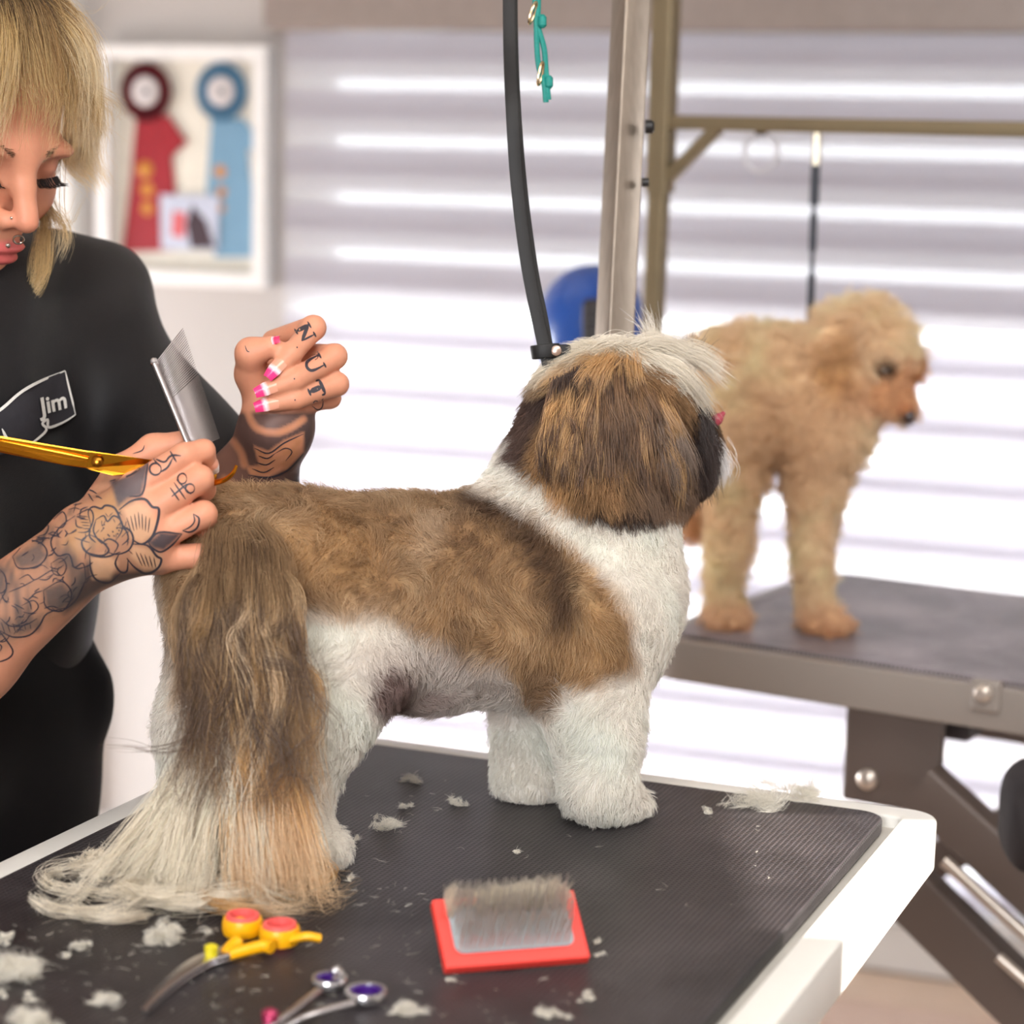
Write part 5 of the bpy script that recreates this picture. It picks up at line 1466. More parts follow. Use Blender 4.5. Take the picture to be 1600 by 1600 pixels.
# skull and roses higher on the forearm
Lt += [([(118, 806), (96, 822), (80, 846), (90, 868), (108, 866), (116, 886), (130, 880), (134, 905)], 2.4), ([(20, 870), (44, 846), (66, 850), (74, 866), (60, 884), (30, 888), (20, 870)], 2.2),
       ([(68, 922), (96, 908), (112, 928), (98, 954), (72, 948), (68, 922)], 2.2), ([(30, 905), (44, 898), (54, 906), (72, 896), (88, 886)], 1.8), ([(14, 925), (36, 916), (62, 902)], 1.6),
       ([(0, 985), (20, 995), (46, 992), (62, 976), (74, 958), (108, 948)], 2.4), ([(0, 965), (16, 978), (40, 976), (58, 966)], 1.8), ([(-10, 975), (10, 1000), (20, 1018), (10, 1030), (-20, 1038)], 2.4),
       ([(58, 800 + 26), (66, 820), (76, 822), (72, 834), (60, 838)], 1.8), ([(84, 812), (98, 800), (104, 812), (98, 824), (86, 824)], 2), ([(126, 772), (140, 766), (152, 772)], 2.2), ([(130, 782), (150, 776), (160, 780)], 2.2), ([(136, 768), (146, 784)], 2.0),
       ([(134, 905), (120, 935), (102, 952)], 2.2), ([(80, 880), (96, 872), (104, 884), (98, 898), (84, 896), (80, 880)], 1.6), ([(0, 940), (10, 920), (8, 900), (0, 890)], 2.2), ([(34, 946), (52, 938), (60, 948), (50, 958), (36, 956)], 1.8)]
for k in range(6): Lt.append(([(2 + 9 * k, 972 + 0.6 * k), (8 + 8 * k, 990 - 1.5 * k)], 1.3))
# fine shading strokes filling the forearm piece
rk = np.random.default_rng(12)
FOREARM = [(-20, 900), (0, 884), (70, 822), (125, 776), (150, 800), (140, 850), (150, 905), (105, 955), (60, 982), (0, 1022), (-20, 1030)]
for k in range(210):
    a_, b_ = rk.uniform(-20, 160), rk.uniform(770, 1030)
    if poly_sd(np.array([a_]), np.array([b_]), FOREARM)[0] > -6: continue
    th = rk.uniform(0, 6.28) if k % 3 == 0 else -0.7 + 0.5 * rk.normal(); r_ = rk.uniform(5, 13); cv_ = rk.uniform(-0.6, 0.6)
    Lt.append(([(a_ + r_ * q * math.cos(th + cv_ * q), b_ + r_ * q * math.sin(th + cv_ * q)) for q in (-1, 0, 1)], rk.uniform(1.0, 2.2)))
for k in range(26):
    a_, b_ = rk.uniform(150, 205), rk.uniform(798, 862); Lt.append(([(a_, b_), (a_ + rk.normal() * 4, b_ + 7)], 1.2))
# outlines inside the bare flames of the far forearm
Lt += [([(398, 700), (420, 708), (444, 692), (474, 678)], 2.4), ([(404, 712), (418, 716), (430, 708)], 2.0), ([(400, 722), (416, 726), (430, 718)], 2.0), ([(394, 732), (412, 738), (428, 730)], 2.0), ([(430, 708), (446, 700), (456, 706), (446, 720)], 1.8), ([(388, 742), (420, 746), (450, 734), (474, 708)], 3.0), ([(344, 776), (352, 800), (348, 822)], 3), ([(356, 768), (362, 792), (358, 812)], 3)]
# thumb mark behind
Lt.append(([(208, 709), (222, 704), (226, 696)], 1.8))
# N U T on the far hand, dots and heart
def letter(c, ang, sc, strokes): return rot_shape(c, ang, sc, [(st, w * 1.35) for st, w in strokes])
Lt += letter((477, 520), 62, 13.5, [([(-1, -0.85), (-0.15, -0.85)], 2.2), ([(-0.6, -0.8), (-0.6, 0.8)], 5.0), ([(-1, 0.85), (-0.2, 0.85)], 2.2), ([(-0.7, -0.8), (0.65, 0.8)], 4.2), ([(0.65, 0.85), (0.65, -0.8)], 2.2), ([(0.3, -0.85), (1.0, -0.85)], 2.2)])
Lt += letter((492, 568), 62, 14.5, [([(-1, -0.85), (-0.15, -0.85)], 2.4), ([(-0.6, -0.8), (-0.6, 0.2), (-0.45, 0.75), (0, 0.95), (0.45, 0.75), (0.6, 0.2), (0.6, -0.8)], 3.4), ([(-0.58, -0.75), (-0.56, 0.4)], 6.0), ([(0.3, -0.85), (0.95, -0.85)], 2.2)])
Lt += letter((494, 608), 66, 13.5, [([(-0.9, -0.75), (0.9, -0.75)], 4.0), ([(-0.9, -0.75), (-0.9, -0.3)], 2.4), ([(0.9, -0.75), (0.9, -0.3)], 2.4), ([(0, -0.7), (0, 0.8)], 6.4), ([(-0.45, 0.88), (0.45, 0.88)], 2.6)])
Lt += [([(487, 634), (492, 626), (500, 628), (505, 622)], 1.8), ([(487, 634), (496, 640), (503, 636), (505, 624)], 1.8)]
for a_, b_ in ((464, 543), (460, 592), (461, 625)): Lt.append(([(a_ - 1, b_), (a_ + 1, b_)], 2.6))
Lt += [([(383, 540), (386, 548), (390, 550)], 1.5)]
ribbons_obj('tattoo_lines', Lt, PB, M_INK, PER)['kind'] = 'stuff'

# ---- nails
def nail(tip, dip, view, ln, wd, cols, name='nail'):
    d = tip - dip; d /= np.linalg.norm(d)
    n = view - d * (view @ d); n /= np.linalg.norm(n); s = np.cross(d, n)
    V_, F_, C_ = [], [], []; nu, nv = 9, 7
    for layer in (0, 1):
        for i in range(nu):
            u = i / (nu - 1)
            wv = wd * (0.82 + 0.18 * min(1, u * 3)) * (1.0 if u < 0.65 else 1 - 0.30 * ((u - 0.65) / 0.35))
            if i == 0: wv *= 0.7
            for j in range(nv):
                v = (j / (nv - 1)) * 2 - 1
                V_.append(tip + d * (u - 0.38) * ln + s * v * wd * 0.5 * wv / wd + n * (0.0062 + 0.0012 * math.sin(u * 3.1) - 0.0026 * v * v - 0.0006 * layer))
                zig = 0.50 + 0.09 * abs(v) + (0.05 if (j % 2) else 0.0)
                C_.append(cols[0] if u < zig else (cols[1] if u < zig + 0.12 else cols[2]))
    for i in range(nu - 1):
        for j in range(nv - 1):
            a = i * nv + j; F_.append((a, a + 1, a + nv + 1, a + nv)); b = nu * nv + a; F_.append((b, b + nv, b + nv + 1, b + 1))
    o = mesh_obj(name, V_, F_, mat('nail_lacquer', rough=0.12, var=0.0, attr='col', coat=0.5), PER, True)
    a = o.data.attributes.new('col', 'FLOAT_COLOR', 'POINT'); a.data.foreach_set('color', np.concatenate([np.array(C_), np.ones((len(C_), 1))], 1).astype(np.float32).ravel())
    return o
NB, NW, NP = C3(226, 158, 132), C3(250, 226, 232), C3(244, 60, 130)
tocam = -FWD
for k_, up_ in (('i', 0.35), ('m', 0.25), ('r', 0.2)):
    nail(LF[k_][3], LF[k_][2], tocam + UP * up_, 0.0235, 0.0112, (NB, NW, NP))
nail(THL[3], THL[2], tocam * 0.5 + UP * 0.2 - RIGHT * 0.0 + np.array([0, 0, 0.4]), 0.017, 0.0105, (NB, NW, C3(232, 50, 100)))
NCl = C3(222, 190, 180)
nail(RF['i'][3], RF['i'][2], tocam + RIGHT * 0.9, 0.015, 0.0098, (NB, C3(236, 220, 214), C3(240, 232, 230)))

# ---- brows, lashes, piercings
rp = np.random.default_rng(9); L = []
BRW = C3(96, 66, 48); LSH = C3(24, 18, 18)
for s in (-1, 1):
    for i in range(150):
        u = rp.random(); l_ = s * (0.014 + 0.036 * u); u_ = 0.0195 + 0.005 * math.sin(u * 2.4) + 0.0014 * (1 - 0.6 * u) * rp.normal()
        f_ = 0.0925 - 0.020 * u ** 1.5
        p0 = hp(f_ + 0.001, l_, u_); L.append(lock([p0, p0 + HM @ np.array([0.001, s * 0.002, 0.001]), p0 + HM @ np.array([0.0, s * 0.0045, 0.0008])], 3, 0.0004, 0.0004, [BRW, BRW], 0.0001, 0.0, 10, 0.2, 6, rp))
    for i in range(26):
        u = i / 25; l_ = s * (0.019 + 0.026 * u)
        p0 = hp(0.0875 - 0.006 * u * u, l_, -0.004)
        L.append(lock([p0, p0 + HM @ np.array([0.006, s * 0.002 * u, -0.0035]), p0 + HM @ np.array([0.0115, s * 0.005 * u, -0.0020])], 3, 0.0003, 0.0006, [LSH, LSH], 0.00022, 0.0, 10, 0.1, 6, rp))
locks_obj('brows_and_lashes', L, PER, hair_mat('brow_hair', 0.2, 0.6, 0.05))
M_JEW = mat('steel_jewellery', srgb(210, 200, 190), 0.15, 1.0)
def stud(name, c, r):
    lathe(name, [(r * 0.1, -r), (r * 0.75, -r * 0.66), (r, 0), (r * 0.75, r * 0.66), (r * 0.1, r)], c, -FWD, M_JEW, PER, 12)
pz = cast(18, 341, PB, 0.0006); stud('nose_stud', pz if pz is not None else hp(0.1, -0.016, -0.03), 0.0013)
pz = cast(11, 384, PB, 0.001); stud('lip_stud', pz if pz is not None else hp(0.1, -0.004, -0.052), 0.0022)
sc_ = hp(0.109, -0.001, -0.0435)
sweep('septum_ring', circ(0.0009, 8), [sc_ + HM @ np.array([0.002 * math.cos(t), 0.0036 * math.cos(t), -0.0028 + 0.0036 * math.sin(t)]) for t in np.linspace(0, 6.283, 19)[:-1]], M_JEW, PER, closed=True)

# ---- clothing
K = Body()
K.ell(CH + np.array([0, 0, -0.07]) + bf * 0.01, (0.105, 0.175, 0.12), BMx, 0.05)
K.cone(SHL + np.array([0, 0, 0.0]), CH + np.array([0, 0, 0.035]), 0.062, 0.06, 0.04)
K.cone(SHR, CH + np.array([0, 0, 0.035]), 0.062, 0.06, 0.04)
TOR1 = HIP + np.array([0, 0, 0.10])
for f_, l_, r0, r1 in ((0.005, 0.075, 0.10, 0.098), (0.005, -0.075, 0.10, 0.098)):
    K.cone(CH + np.array([0, 0, -0.10]) + bf * f_ + blft * l_, TOR1 + bf * f_ + blft * l_ * 1.05, r0, r1, 0.05)
# sleeves
K.cone(SHL, lerp(SHL, ELB_L, 0.80), 0.064, 0.066, 0.035)
K.cone(SHR, lerp(SHR, ELB_R, 0.62), 0.064, 0.068, 0.035)
V, Q = K.mesh(0.0055)
V = relax(V, Q, 2); N = vnormals(V, Q)
# creases: long folds running down from the shoulder and across the waist
ca = (V @ (blft * 0.6 + bf * 0.5)) ; cz = V[:, 2]
fold = np.sin(ca * 70 + 1.5 * np.sin(cz * 17) + 1.2 * vnoise(V, 9, 81)[:, 0]) * np.clip(0.4 + 0.6 * vnoise(V, 7, 82)[:, 1], 0, 1)
V = V + N * (0.0075 * fold + 0.003 * vnoise(V, 26, 83)[:, :1].ravel())[:, None]
M_SHIRT = mat('black_cotton', srgb(13, 10, 12), 0.6, var=0.1, nscale=60, sheen=0.1, bump=0.15, bscale=900, spec=0.25)
shirt = quad_obj('work_shirt', V, Q, M_SHIRT, PER)
SB = BVHTree.FromPolygons(V.tolist(), Q.tolist())
# hem bulge at the hip, trousers and shoes (mostly behind the table)
TR = Body()
for s in (-1, 1):
    hipj = HIP + blft * s * 0.085 + np.array([0, 0, 0.02]); foot = np.array([hipj[0] - 0.02, hipj[1], 0.09]); knee = lerp(hipj, foot, 0.5) + bf * 0.015
    TR.chain([hipj, knee, foot], [0.105, 0.075, 0.06], 0.03)
TR.ell(HIP + np.array([0, 0, 0.05]), (0.115, 0.175, 0.12), BMx, 0.04)
hb = W(142, 1088, 1.97)
TR.ell(hb, (0.018, 0.02, 0.03), None, 0.03)
V, Q = TR.mesh(0.008); V = relax(V, Q, 2); V = V + vnormals(V, Q) * (0.003 * vnoise(V, 22, 91)[:, :1])
quad_obj('trousers', V, Q, mat('black_trousers', srgb(11, 9, 11), 0.9, var=0.1, nscale=40, sheen=0.05, spec=0.15), PER)
for s in (-1, 1):
    f0_ = HIP + blft * s * 0.085; SH_ = Body(); SH_.chain([np.array([f0_[0] - 0.03, f0_[1], 0.045]), np.array([f0_[0], f0_[1], 0.04]) + bf * 0.09, np.array([f0_[0], f0_[1], 0.03]) + bf * 0.16], [0.042, 0.04, 0.028], 0.03)
    SH_.cone(np.array([f0_[0] - 0.02, f0_[1], 0.05]), np.array([f0_[0] - 0.02, f0_[1], 0.11]), 0.045, 0.045, 0.02)
    V, Q = SH_.mesh(0.006); V[:, 2] = np.maximum(V[:, 2], 0.001); quad_obj('shoe', V, Q, mat('black_shoe', srgb(22, 20, 22), 0.5), PER)

# name patch
M_PATCH = mat('patch_cloth', srgb(38, 36, 42), 0.8, var=0.1, nscale=300); M_THREAD = mat('white_thread', srgb(222, 220, 214), 0.7, var=0.1, nscale=500)
outline = [(-60, 690), (-30, 660), (0, 638), (30, 612), (62, 594), (97, 581), (104, 610), (114, 647), (92, 662), (72, 672), (50, 687), (20, 700), (-20, 716)]
cx_, cy_ = np.mean(outline, axis=0)
gv, gf = [], []
nr = 6
for k in range(nr + 1):
    for p in outline: gv.append((cx_ + (p[0] - cx_) * k / nr, cy_ + (p[1] - cy_) * k / nr))
no = len(outline)
for k in range(nr):
    for j in range(no): gf.append((k * no + j, k * no + (j + 1) % no, (k + 1) * no + (j + 1) % no, (k + 1) * no + j))
Vp, Fp = patch_px((gv, gf), SB, 0.0025)
pt = mesh_obj('name_patch', Vp, Fp, M_PATCH, PER, True)
PBV = SB
bd = [([(-60, 690), (-30, 660), (0, 638), (30, 612), (62, 594), (97, 581)], 4.5), ([(97, 581), (104, 610), (114, 647)], 3.0), ([(114, 647), (92, 660), (70, 668), (68, 656), (60, 662), (66, 672), (48, 688), (20, 700)], 4.0), ([(0, 668), (6, 680), (14, 690)], 4)]
ribbons_obj('patch_border', bd, SB, M_THREAD, pt, 0.0036)
cu = bpy.data.curves.new('patch_lettering', 'FONT'); cu.body = 'Jim'; cu.size = 36; cu.align_x = 'CENTER'; cu.align_y = 'CENTER'; cu.shear = 0.15; cu.offset = 0.9
tmp = bpy.data.objects.new('tmp_text', cu); COL.objects.link(tmp)
me = bpy.data.meshes.new_from_object(tmp.evaluated_get(bpy.context.evaluated_depsgraph_get())); bpy.data.objects.remove(tmp, do_unlink=True)
an = math.radians(-17)
v2 = [(76 + v.co.x * math.cos(an) + v.co.y * math.sin(an) * 1, 632 + v.co.x * math.sin(an) - v.co.y * math.cos(an)) for v in me.vertices]
f2 = [list(p.vertices) for p in me.polygons]; bpy.data.meshes.remove(me)
Vp, Fp = patch_px((v2, f2), SB, 0.0040); mesh_obj('patch_lettering', Vp, Fp, M_THREAD, pt)

# ---- hair
HMAT = hair_mat('blond_hair', 0.35, 0.4, 0.25)
RT, BL, BD, LT = C3(74, 56, 40), C3(206, 172, 112), C3(164, 124, 72), C3(236, 216, 176)
rh = np.random.default_rng(19); L = []
def on_head(f, l, u, out=0.0):
    v = np.array([f + 0.012, l, u - 0.035]); v = v / np.array([0.097, 0.075, 0.088]); v = v / np.linalg.norm(v)
    return hp(*(v * (np.array([0.097, 0.075, 0.088]) + out) + np.array([-0.012, 0, 0.035])))
for i in range(120):      # fringe: crown forward over the forehead
    l_ = rh.uniform(-0.078, 0.078); e = rh.uniform(0.012, 0.03)
    end_u = 0.044 + 0.013 * rh.normal()
    pts = [on_head(-0.03 + 0.02 * rh.normal(), l_ * 0.25, 0.14, 0.008), on_head(0.035, l_ * 0.65, 0.11, 0.014 + 0.006 * rh.random()), on_head(0.075, l_ * 0.95, 0.075, 0.014), hp(0.098 - 0.35 * abs(l_) ** 1.3, l_ * 1.04, end_u + 0.012), hp(0.0985 - 0.4 * abs(l_) ** 1.2, l_ * 1.06 + 0.002 * rh.normal(), end_u - 0.004)]
    dk = rh.random() < 0.45
    pts = [p + rh.normal(size=3) * 0.0035 * j_ * 0.5 for j_, p in enumerate(pts)]
    L.append(lock(pts, 30, 0.0032, 0.004, [RT, RT, RT, RT * 1.2 if dk else mixc(RT, BD, 0.4 + 0.6 * rh.random()), BD * 0.8 if dk else mixc(BD, BL, rh.random()), BD if dk else BL, mixc(BL, LT, rh.random() * 0.6)], 0.00012, 0.0030, 45, 0.45, 14, rh))
for i in range(220):      # crown falling to the sides and back
    a = rh.uniform(0.35, 5.93); s_ = 1 if a < math.pi else -1
    fdir = math.cos(a); ldir = math.sin(a)
    wv = 0.02 * rh.random()
    pts = [on_head(-0.03, 0.003 * rh.normal(), 0.14, 0.006), on_head(-0.01 + 0.07 * fdir, 0.06 * ldir, 0.09, 0.016 + wv * 0.5), on_head(0.0 + 0.09 * fdir, 0.09 * ldir, 0.02, 0.02 + wv),
           hp(-0.015 + 0.075 * fdir, (0.082 + wv) * ldir + 0.01 * s_, -0.06 + 0.01 * rh.normal()), hp(-0.02 + 0.07 * fdir + 0.012 * rh.normal(), (0.088 + wv) * ldir + 0.012 * s_ + 0.008 * rh.normal(), -0.11 + 0.02 * rh.normal())]
    if fdir > 0.55: pts = pts[:3]
    elif ldir > 0: pts = pts[:3]
    pts = [p + rh.normal(size=3) * 0.004 * j_ * 0.5 for j_, p in enumerate(pts)]
    dk = rh.random() < 0.3
    L.append(lock(pts, 42, 0.005, 0.006, [RT, mixc(RT, BD, rh.random()), BD if dk else BL, LT if ldir > 0 else BL, LT], 0.00012, 0.004, 40, 0.45, 14, rh))  # far-side locks paler: backlight put into the strand colour
hd_ = float(proj(H0)[2])
far = hd_ + 0.03
def q_(px, py, dd=0.0): return W(px, py, far + dd)
# loose far-side edge, backlight put into its pale colour, and the hanging side locks
edge = [([(70, 10), (112, 60), (140, 120), (150, 190), (146, 240), (166, 292)], 0.02), ([(60, 5), (104, 60), (134, 130), (142, 190), (128, 240), (150, 280)], 0.01), ([(80, 40), (118, 100), (132, 170), (120, 225), (104, 245), (130, 275)], 0.0),
        ([(100, 120), (124, 180), (128, 235), (142, 270), (160, 290)], 0.015), ([(96, 100), (112, 170), (104, 230), (112, 262), (135, 280), (142, 300)], 0.01)]
for pts, dd in edge:
    for r_ in range(6):
        jx, jy = rh.normal() * 5, rh.normal() * 5
        L.append(lock([q_(px + jx * (0.4 + 0.6 * k / len(pts)), py + jy, dd) for k, (px, py) in enumerate(pts)], 60, 0.004, 0.004, [BL, LT, LT, LT, BL], 0.00012, 0.003, 40, 0.4, 16, rh))
side = [[(92, 240), (72, 285), (82, 325), (100, 350), (104, 375), (92, 405)], [(88, 230), (64, 290), (70, 325), (92, 345), (100, 365), (96, 395)], [(84, 240), (58, 300), (66, 340), (62, 380), (60, 420), (44, 455), (10, 478), (-30, 492)],
        [(84, 250), (62, 310), (74, 345), (76, 385), (74, 420), (60, 452), (34, 474), (0, 490)], [(80, 260), (58, 320), (62, 360), (52, 400), (48, 440), (26, 466), (-20, 480)], [(100, 250), (100, 330), (112, 350), (125, 320), (140, 300)]]
for j, pts in enumerate(side):
    for r_ in range(3 if j < 5 else 1):
        jx, jy = rh.normal() * 4, rh.normal() * 4
        dk = rh.random() < 0.4
        L.append(lock([q_(px + jx, py + jy, -0.01) for px, py in pts], 22 if j < 5 else 8, 0.0022, 0.004, [BD, BD if dk else BL, mixc(BD, BL, .5), BL, LT], 0.00012, 0.002, 26, 0.25, 20, rh))
for i in range(22):   # flyaway single hairs
    x0, y0 = rh.uniform(40, 140), rh.uniform(0, 220)
    L.append(lock([q_(x0, y0), q_(x0 + 26, y0 - 4), q_(x0 + 48 + 10 * rh.normal(), y0 + 30 * rh.normal())], 2, 0.002, 0.006, [BL, LT], 0.00009, 0.002, 30, 0.2, 14, rh))
out_ = []
for S_, c_, r_ in L:
    k = S_.shape[1]
    t0 = np.linspace(0, 1, k); t1 = np.linspace(0, 1, 18)
    j = np.clip(np.searchsorted(t0, t1) - 1, 0, k - 2); fr = ((t1 - t0[j]) / (t0[j + 1] - t0[j]))
    out_.append((S_[:, j] * (1 - fr)[None, :, None] + S_[:, j + 1] * fr[None, :, None], c_[:, j], r_[:, j]))
locks_obj('hair', out_, PER, HMAT)
# ================================================================== tools
M_GOLD = mat('gold_plated_steel', srgb(208, 138, 36), 0.24, 1.0, var=0.05, nscale=60, stretch=(1, 1, 1))
M_CHROME = mat('polished_steel', srgb(214, 212, 214), 0.26, 1.0, var=0.04)
M_COMB = mat('comb_steel', srgb(168, 160, 158), 0.28, 0.9, var=0.03)
# ---- gold shears in the near hand
SD = 1.640
gs = empty('gold_shears', W(150, 722, SD), 'long gold grooming shears held in the near tattooed hand', 'scissors')
def plate(name, px, d, th, m, parent, bev=0.0008):
    """a flat plate cut to a pixel outline, standing at depth d (a list of depths tilts it)"""
    n = len(px); dd = d if hasattr(d, '__len__') else [d] * n
    bm = bmesh.new()
    a = [bm.verts.new(W(x, y, q).tolist()) for (x, y), q in zip(px, dd)]; b = [bm.verts.new((W(x, y, q) + FWD * th).tolist()) for (x, y), q in zip(px, dd)]
    bm.faces.new(a); bm.faces.new(b[::-1])
    for i in range(n): bm.faces.new((a[i], b[i], b[(i + 1) % n], a[(i + 1) % n]))
    bmesh.ops.recalc_face_normals(bm, faces=list(bm.faces))
    if bev: bmesh.ops.bevel(bm, geom=list(bm.edges), offset=bev, segments=2, affect='EDGES', profile=0.5)
    o = bm_obj(name, bm, m, parent); autosmooth(o, 30)
    return o
plate('blade', [(-160, 664), (-40, 676), (0, 681), (80, 695), (140, 705), (138, 732), (100, 727), (0, 707), (-160, 672)], [SD - 0.002] * 5 + [SD + 0.0035] * 3 + [SD - 0.001], 0.0025, M_GOLD, gs)
plate('blade', [(-160, 668), (0, 688), (100, 707), (138, 716), (136, 722), (100, 716), (0, 698), (-160, 674)], [SD - 0.0018] * 4 + [SD - 0.0006] * 4, 0.0012, M_GOLD, gs, 0.0003)
plate('shank', [(136, 704), (220, 716), (262, 722), (258, 735), (200, 742), (176, 743), (134, 732)], [SD - 0.002, SD + 0.001, SD + 0.006, SD + 0.009, SD + 0.006, SD + 0.004, SD + 0.0035], 0.004, M_GOLD, gs)
lathe('pivot_screw', [(0.0042, 0), (0.0042, 0.0014), (0.0032, 0.0024), (0.001, 0.0028)], W(152, 722, SD - 0.0005), -FWD, mat('gold_screw', srgb(150, 96, 30), 0.25, 1.0), gs, 20)
ring_c = W(300, 742, SD + 0.030)
sweep('finger_ring', circ(0.0028, 10), [ring_c + RIGHT * 0.013 * math.cos(t) * 1.2 + UP * 0.010 * math.sin(t) + FWD * 0.004 * math.cos(t) for t in np.linspace(0, 6.283, 29)[:-1]], M_GOLD, gs, closed=True)
sweep('shank', circ(0.003, 10), catmull([W(255, 728, SD + 0.008), W(275, 735, SD + 0.02), W(290, 740, SD + 0.03)], 4), M_GOLD, gs)
sweep('finger_rest', circ(0.0026, 10, 0.0019), catmull([W(318, 756, SD + 0.012), W(336, 754, SD + 0.006), W(352, 749, SD + 0.002), W(364, 739, SD), W(370, 727, SD)], 6), M_GOLD, gs, scale=np.linspace(1.5, 0.6, 25))
plate('handle_edge', [(316, 720), (322, 722), (332, 742), (338, 752), (330, 762), (312, 766)], SD + 0.010, 0.004, M_GOLD, gs, 0.001)

# ---- steel comb held by the same hand
CD = 1.652
cb_ = empty('steel_comb', W(265, 630, CD), 'steel grooming comb with long teeth held upright by the near hand', 'comb')
s0_, s1_ = W(241, 566, CD), W(300, 708, CD)
sweep('spine', rrect(0.0042, 0.0062, 0.0018, 3), [s0_, lerp(s0_, s1_, 0.5), s1_], M_COMB, cb_, up=-FWD)
lathe('end_ball', [(0.0005, -0.0035), (0.0026, -0.0024), (0.0035, 0), (0.0026, 0.0024), (0.0005, 0.0035)], s0_, s0_ - s1_, M_CHROME, cb_, 14)
tt0, tt1 = W(286, 513, CD + 0.012), W(344, 686, CD + 0.012)
VV, FF = [], []
nt = 74; coarse = 22
for i in range(nt):
    u = (i / coarse) * 0.42 if i < coarse else 0.42 + 0.58 * (i - coarse) / (nt - coarse)
    a = lerp(s0_, s1_, 0.02 + 0.96 * u); b = lerp(tt0, tt1, u)
    v, f_ = sweep_data(circ(0.00062 if i < coarse else 0.00046, 6), [a, lerp(a, b, 0.5), b], up=FWD, scale=[1, 0.95, 0.35])
    o = len(VV); VV += v.tolist(); FF += [tuple(o + k for k in ff) for ff in f_]
mesh_obj('teeth', VV, FF, M_COMB, cb_, True)['kind'] = 'stuff'

# ---- slicker brush
bz = MAT_Z + 0.0005
fl_, fr_ = T(693, 1524, bz), T(919, 1506, bz)
bx = fr_ - fl_; bw = np.linalg.norm(bx); bx /= bw
hb_ = np.array([-bx[1], bx[0], 0.0])
bd_, bth = 0.052, 0.0085
def back_pt(a, px, py):
    r = ray(px, py); o = CAM - a; A = r @ r; Bq = 2 * (r @ o); Cq = o @ o - bd_ * bd_
    disc = max(Bq * Bq - 4 * A * Cq, 0); return CAM + r * ((-Bq + math.sqrt(disc)) / (2 * A))
by = (back_pt(fl_, 691, 1418) - fl_) + (back_pt(fr_, 909, 1398) - fr_)
by = by - bx * (by @ bx); by /= np.linalg.norm(by); bn = np.cross(bx, by)
BM_ = np.stack([bx, by, bn], 1)
bo = (fl_ + fr_) / 2
def bp(x, y, z): return bo + BM_ @ np.array([x, y, z])
br = empty('slicker_brush', bo, 'red slicker brush with bent steel pins lying face up on the mat', 'brush')
M_RED = mat('red_plastic', srgb(236, 66, 56), 0.4, var=0.03)
box('frame', bp(0, bd_ / 2, bth / 2), (bw, bd_, bth), M_RED, br, BM_, 0.0014)
pv = [bo + BM_ @ np.array([p[0], p[1] + bd_ / 2 + 0.001, bth + 0.0002]) for p in rrect(bw - 0.017, bd_ - 0.017, 0.006, 5)]
pv2 = [p + bn * 0.0008 for p in pv]; k = len(pv)
mesh_obj('pin_pad', pv + pv2, [tuple(range(k, 2 * k))] + [(i, (i + 1) % k, k + (i + 1) % k, k + i) for i in range(k)], mat('grey_pad', srgb(150, 156, 160), 0.7), br)
sweep('handle', rrect(0.022, 0.012, 0.005), catmull([bp(0, bd_ * 0.35, -0.001), bp(0, bd_ * 0.7, -0.007), bp(0.0, bd_ * 0.85, -0.016), bp(0, bd_ * 0.8, -0.0235)], 4), M_RED, br, up=bx)
VV, FF = [], []; rb = np.random.default_rng(4)
for i in range(25):
    for j in range(12):
        x_ = -bw / 2 + 0.011 + (bw - 0.022) * (i + 0.5 * (j % 2)) / 25; y_ = 0.011 + (bd_ - 0.019) * j / 11
        jx = rb.normal() * 0.0012
        a = bp(x_, y_, bth); m_ = bp(x_ + jx * 0.5, y_ + 0.001, bth + 0.013); e = bp(x_ + jx, y_ + 0.0045, bth + 0.026)
        v, f_ = sweep_data(circ(0.00036, 3), [a, m_, e], up=bx, caps=False); o = len(VV); VV += v.tolist(); FF += [tuple(o + q for q in ff) for ff in f_]
mesh_obj('pins', VV, FF, mat('brush_pin_steel', srgb(208, 200, 190), 0.4, 0.6), br)['kind'] = 'stuff'
L = []
for i in range(90):
    x_ = np.clip(rb.normal() * 0.03, -bw / 2 + 0.01, bw / 2 - 0.01) if i < 90 else rb.uniform(-bw / 2 + 0.012, bw / 2 - 0.012)
    y_ = rb.uniform(0.036, 0.048) if i < 90 else rb.uniform(0.011, 0.046)
    cw = C3(226, 214, 192) if y_ > 0.035 else C3(176, 158, 142)
    a = bp(x_, y_, bth); L.append(lock([a, bp(x_ + 0.002 * rb.normal(), y_ + 0.002, bth + 0.008), bp(x_ + 0.004 * rb.normal(), y_ + 0.005, bth + rb.uniform(0.012, 0.02))], 9, 0.0012, 0.0016, [cw * 0.8, cw, cw], 0.00013, 0.001, 100, 0.2, 8, rb))
for i in range(40):
    x_ = 0.004 + rb.normal() * 0.012
    L.append(lock([bp(x_, 0.042, bth + 0.004), bp(x_ + 0.006 * rb.normal(), 0.044, bth + 0.01), bp(x_ + 0.01 * rb.normal(), 0.046, bth + 0.012 + 0.005 * rb.random())], 30, 0.002, 0.003, [C3(232, 222, 200)] * 2, 0.00013, 0.002, 120, 0.2, 8, rb))
locks_obj('caught_fur', L, br)

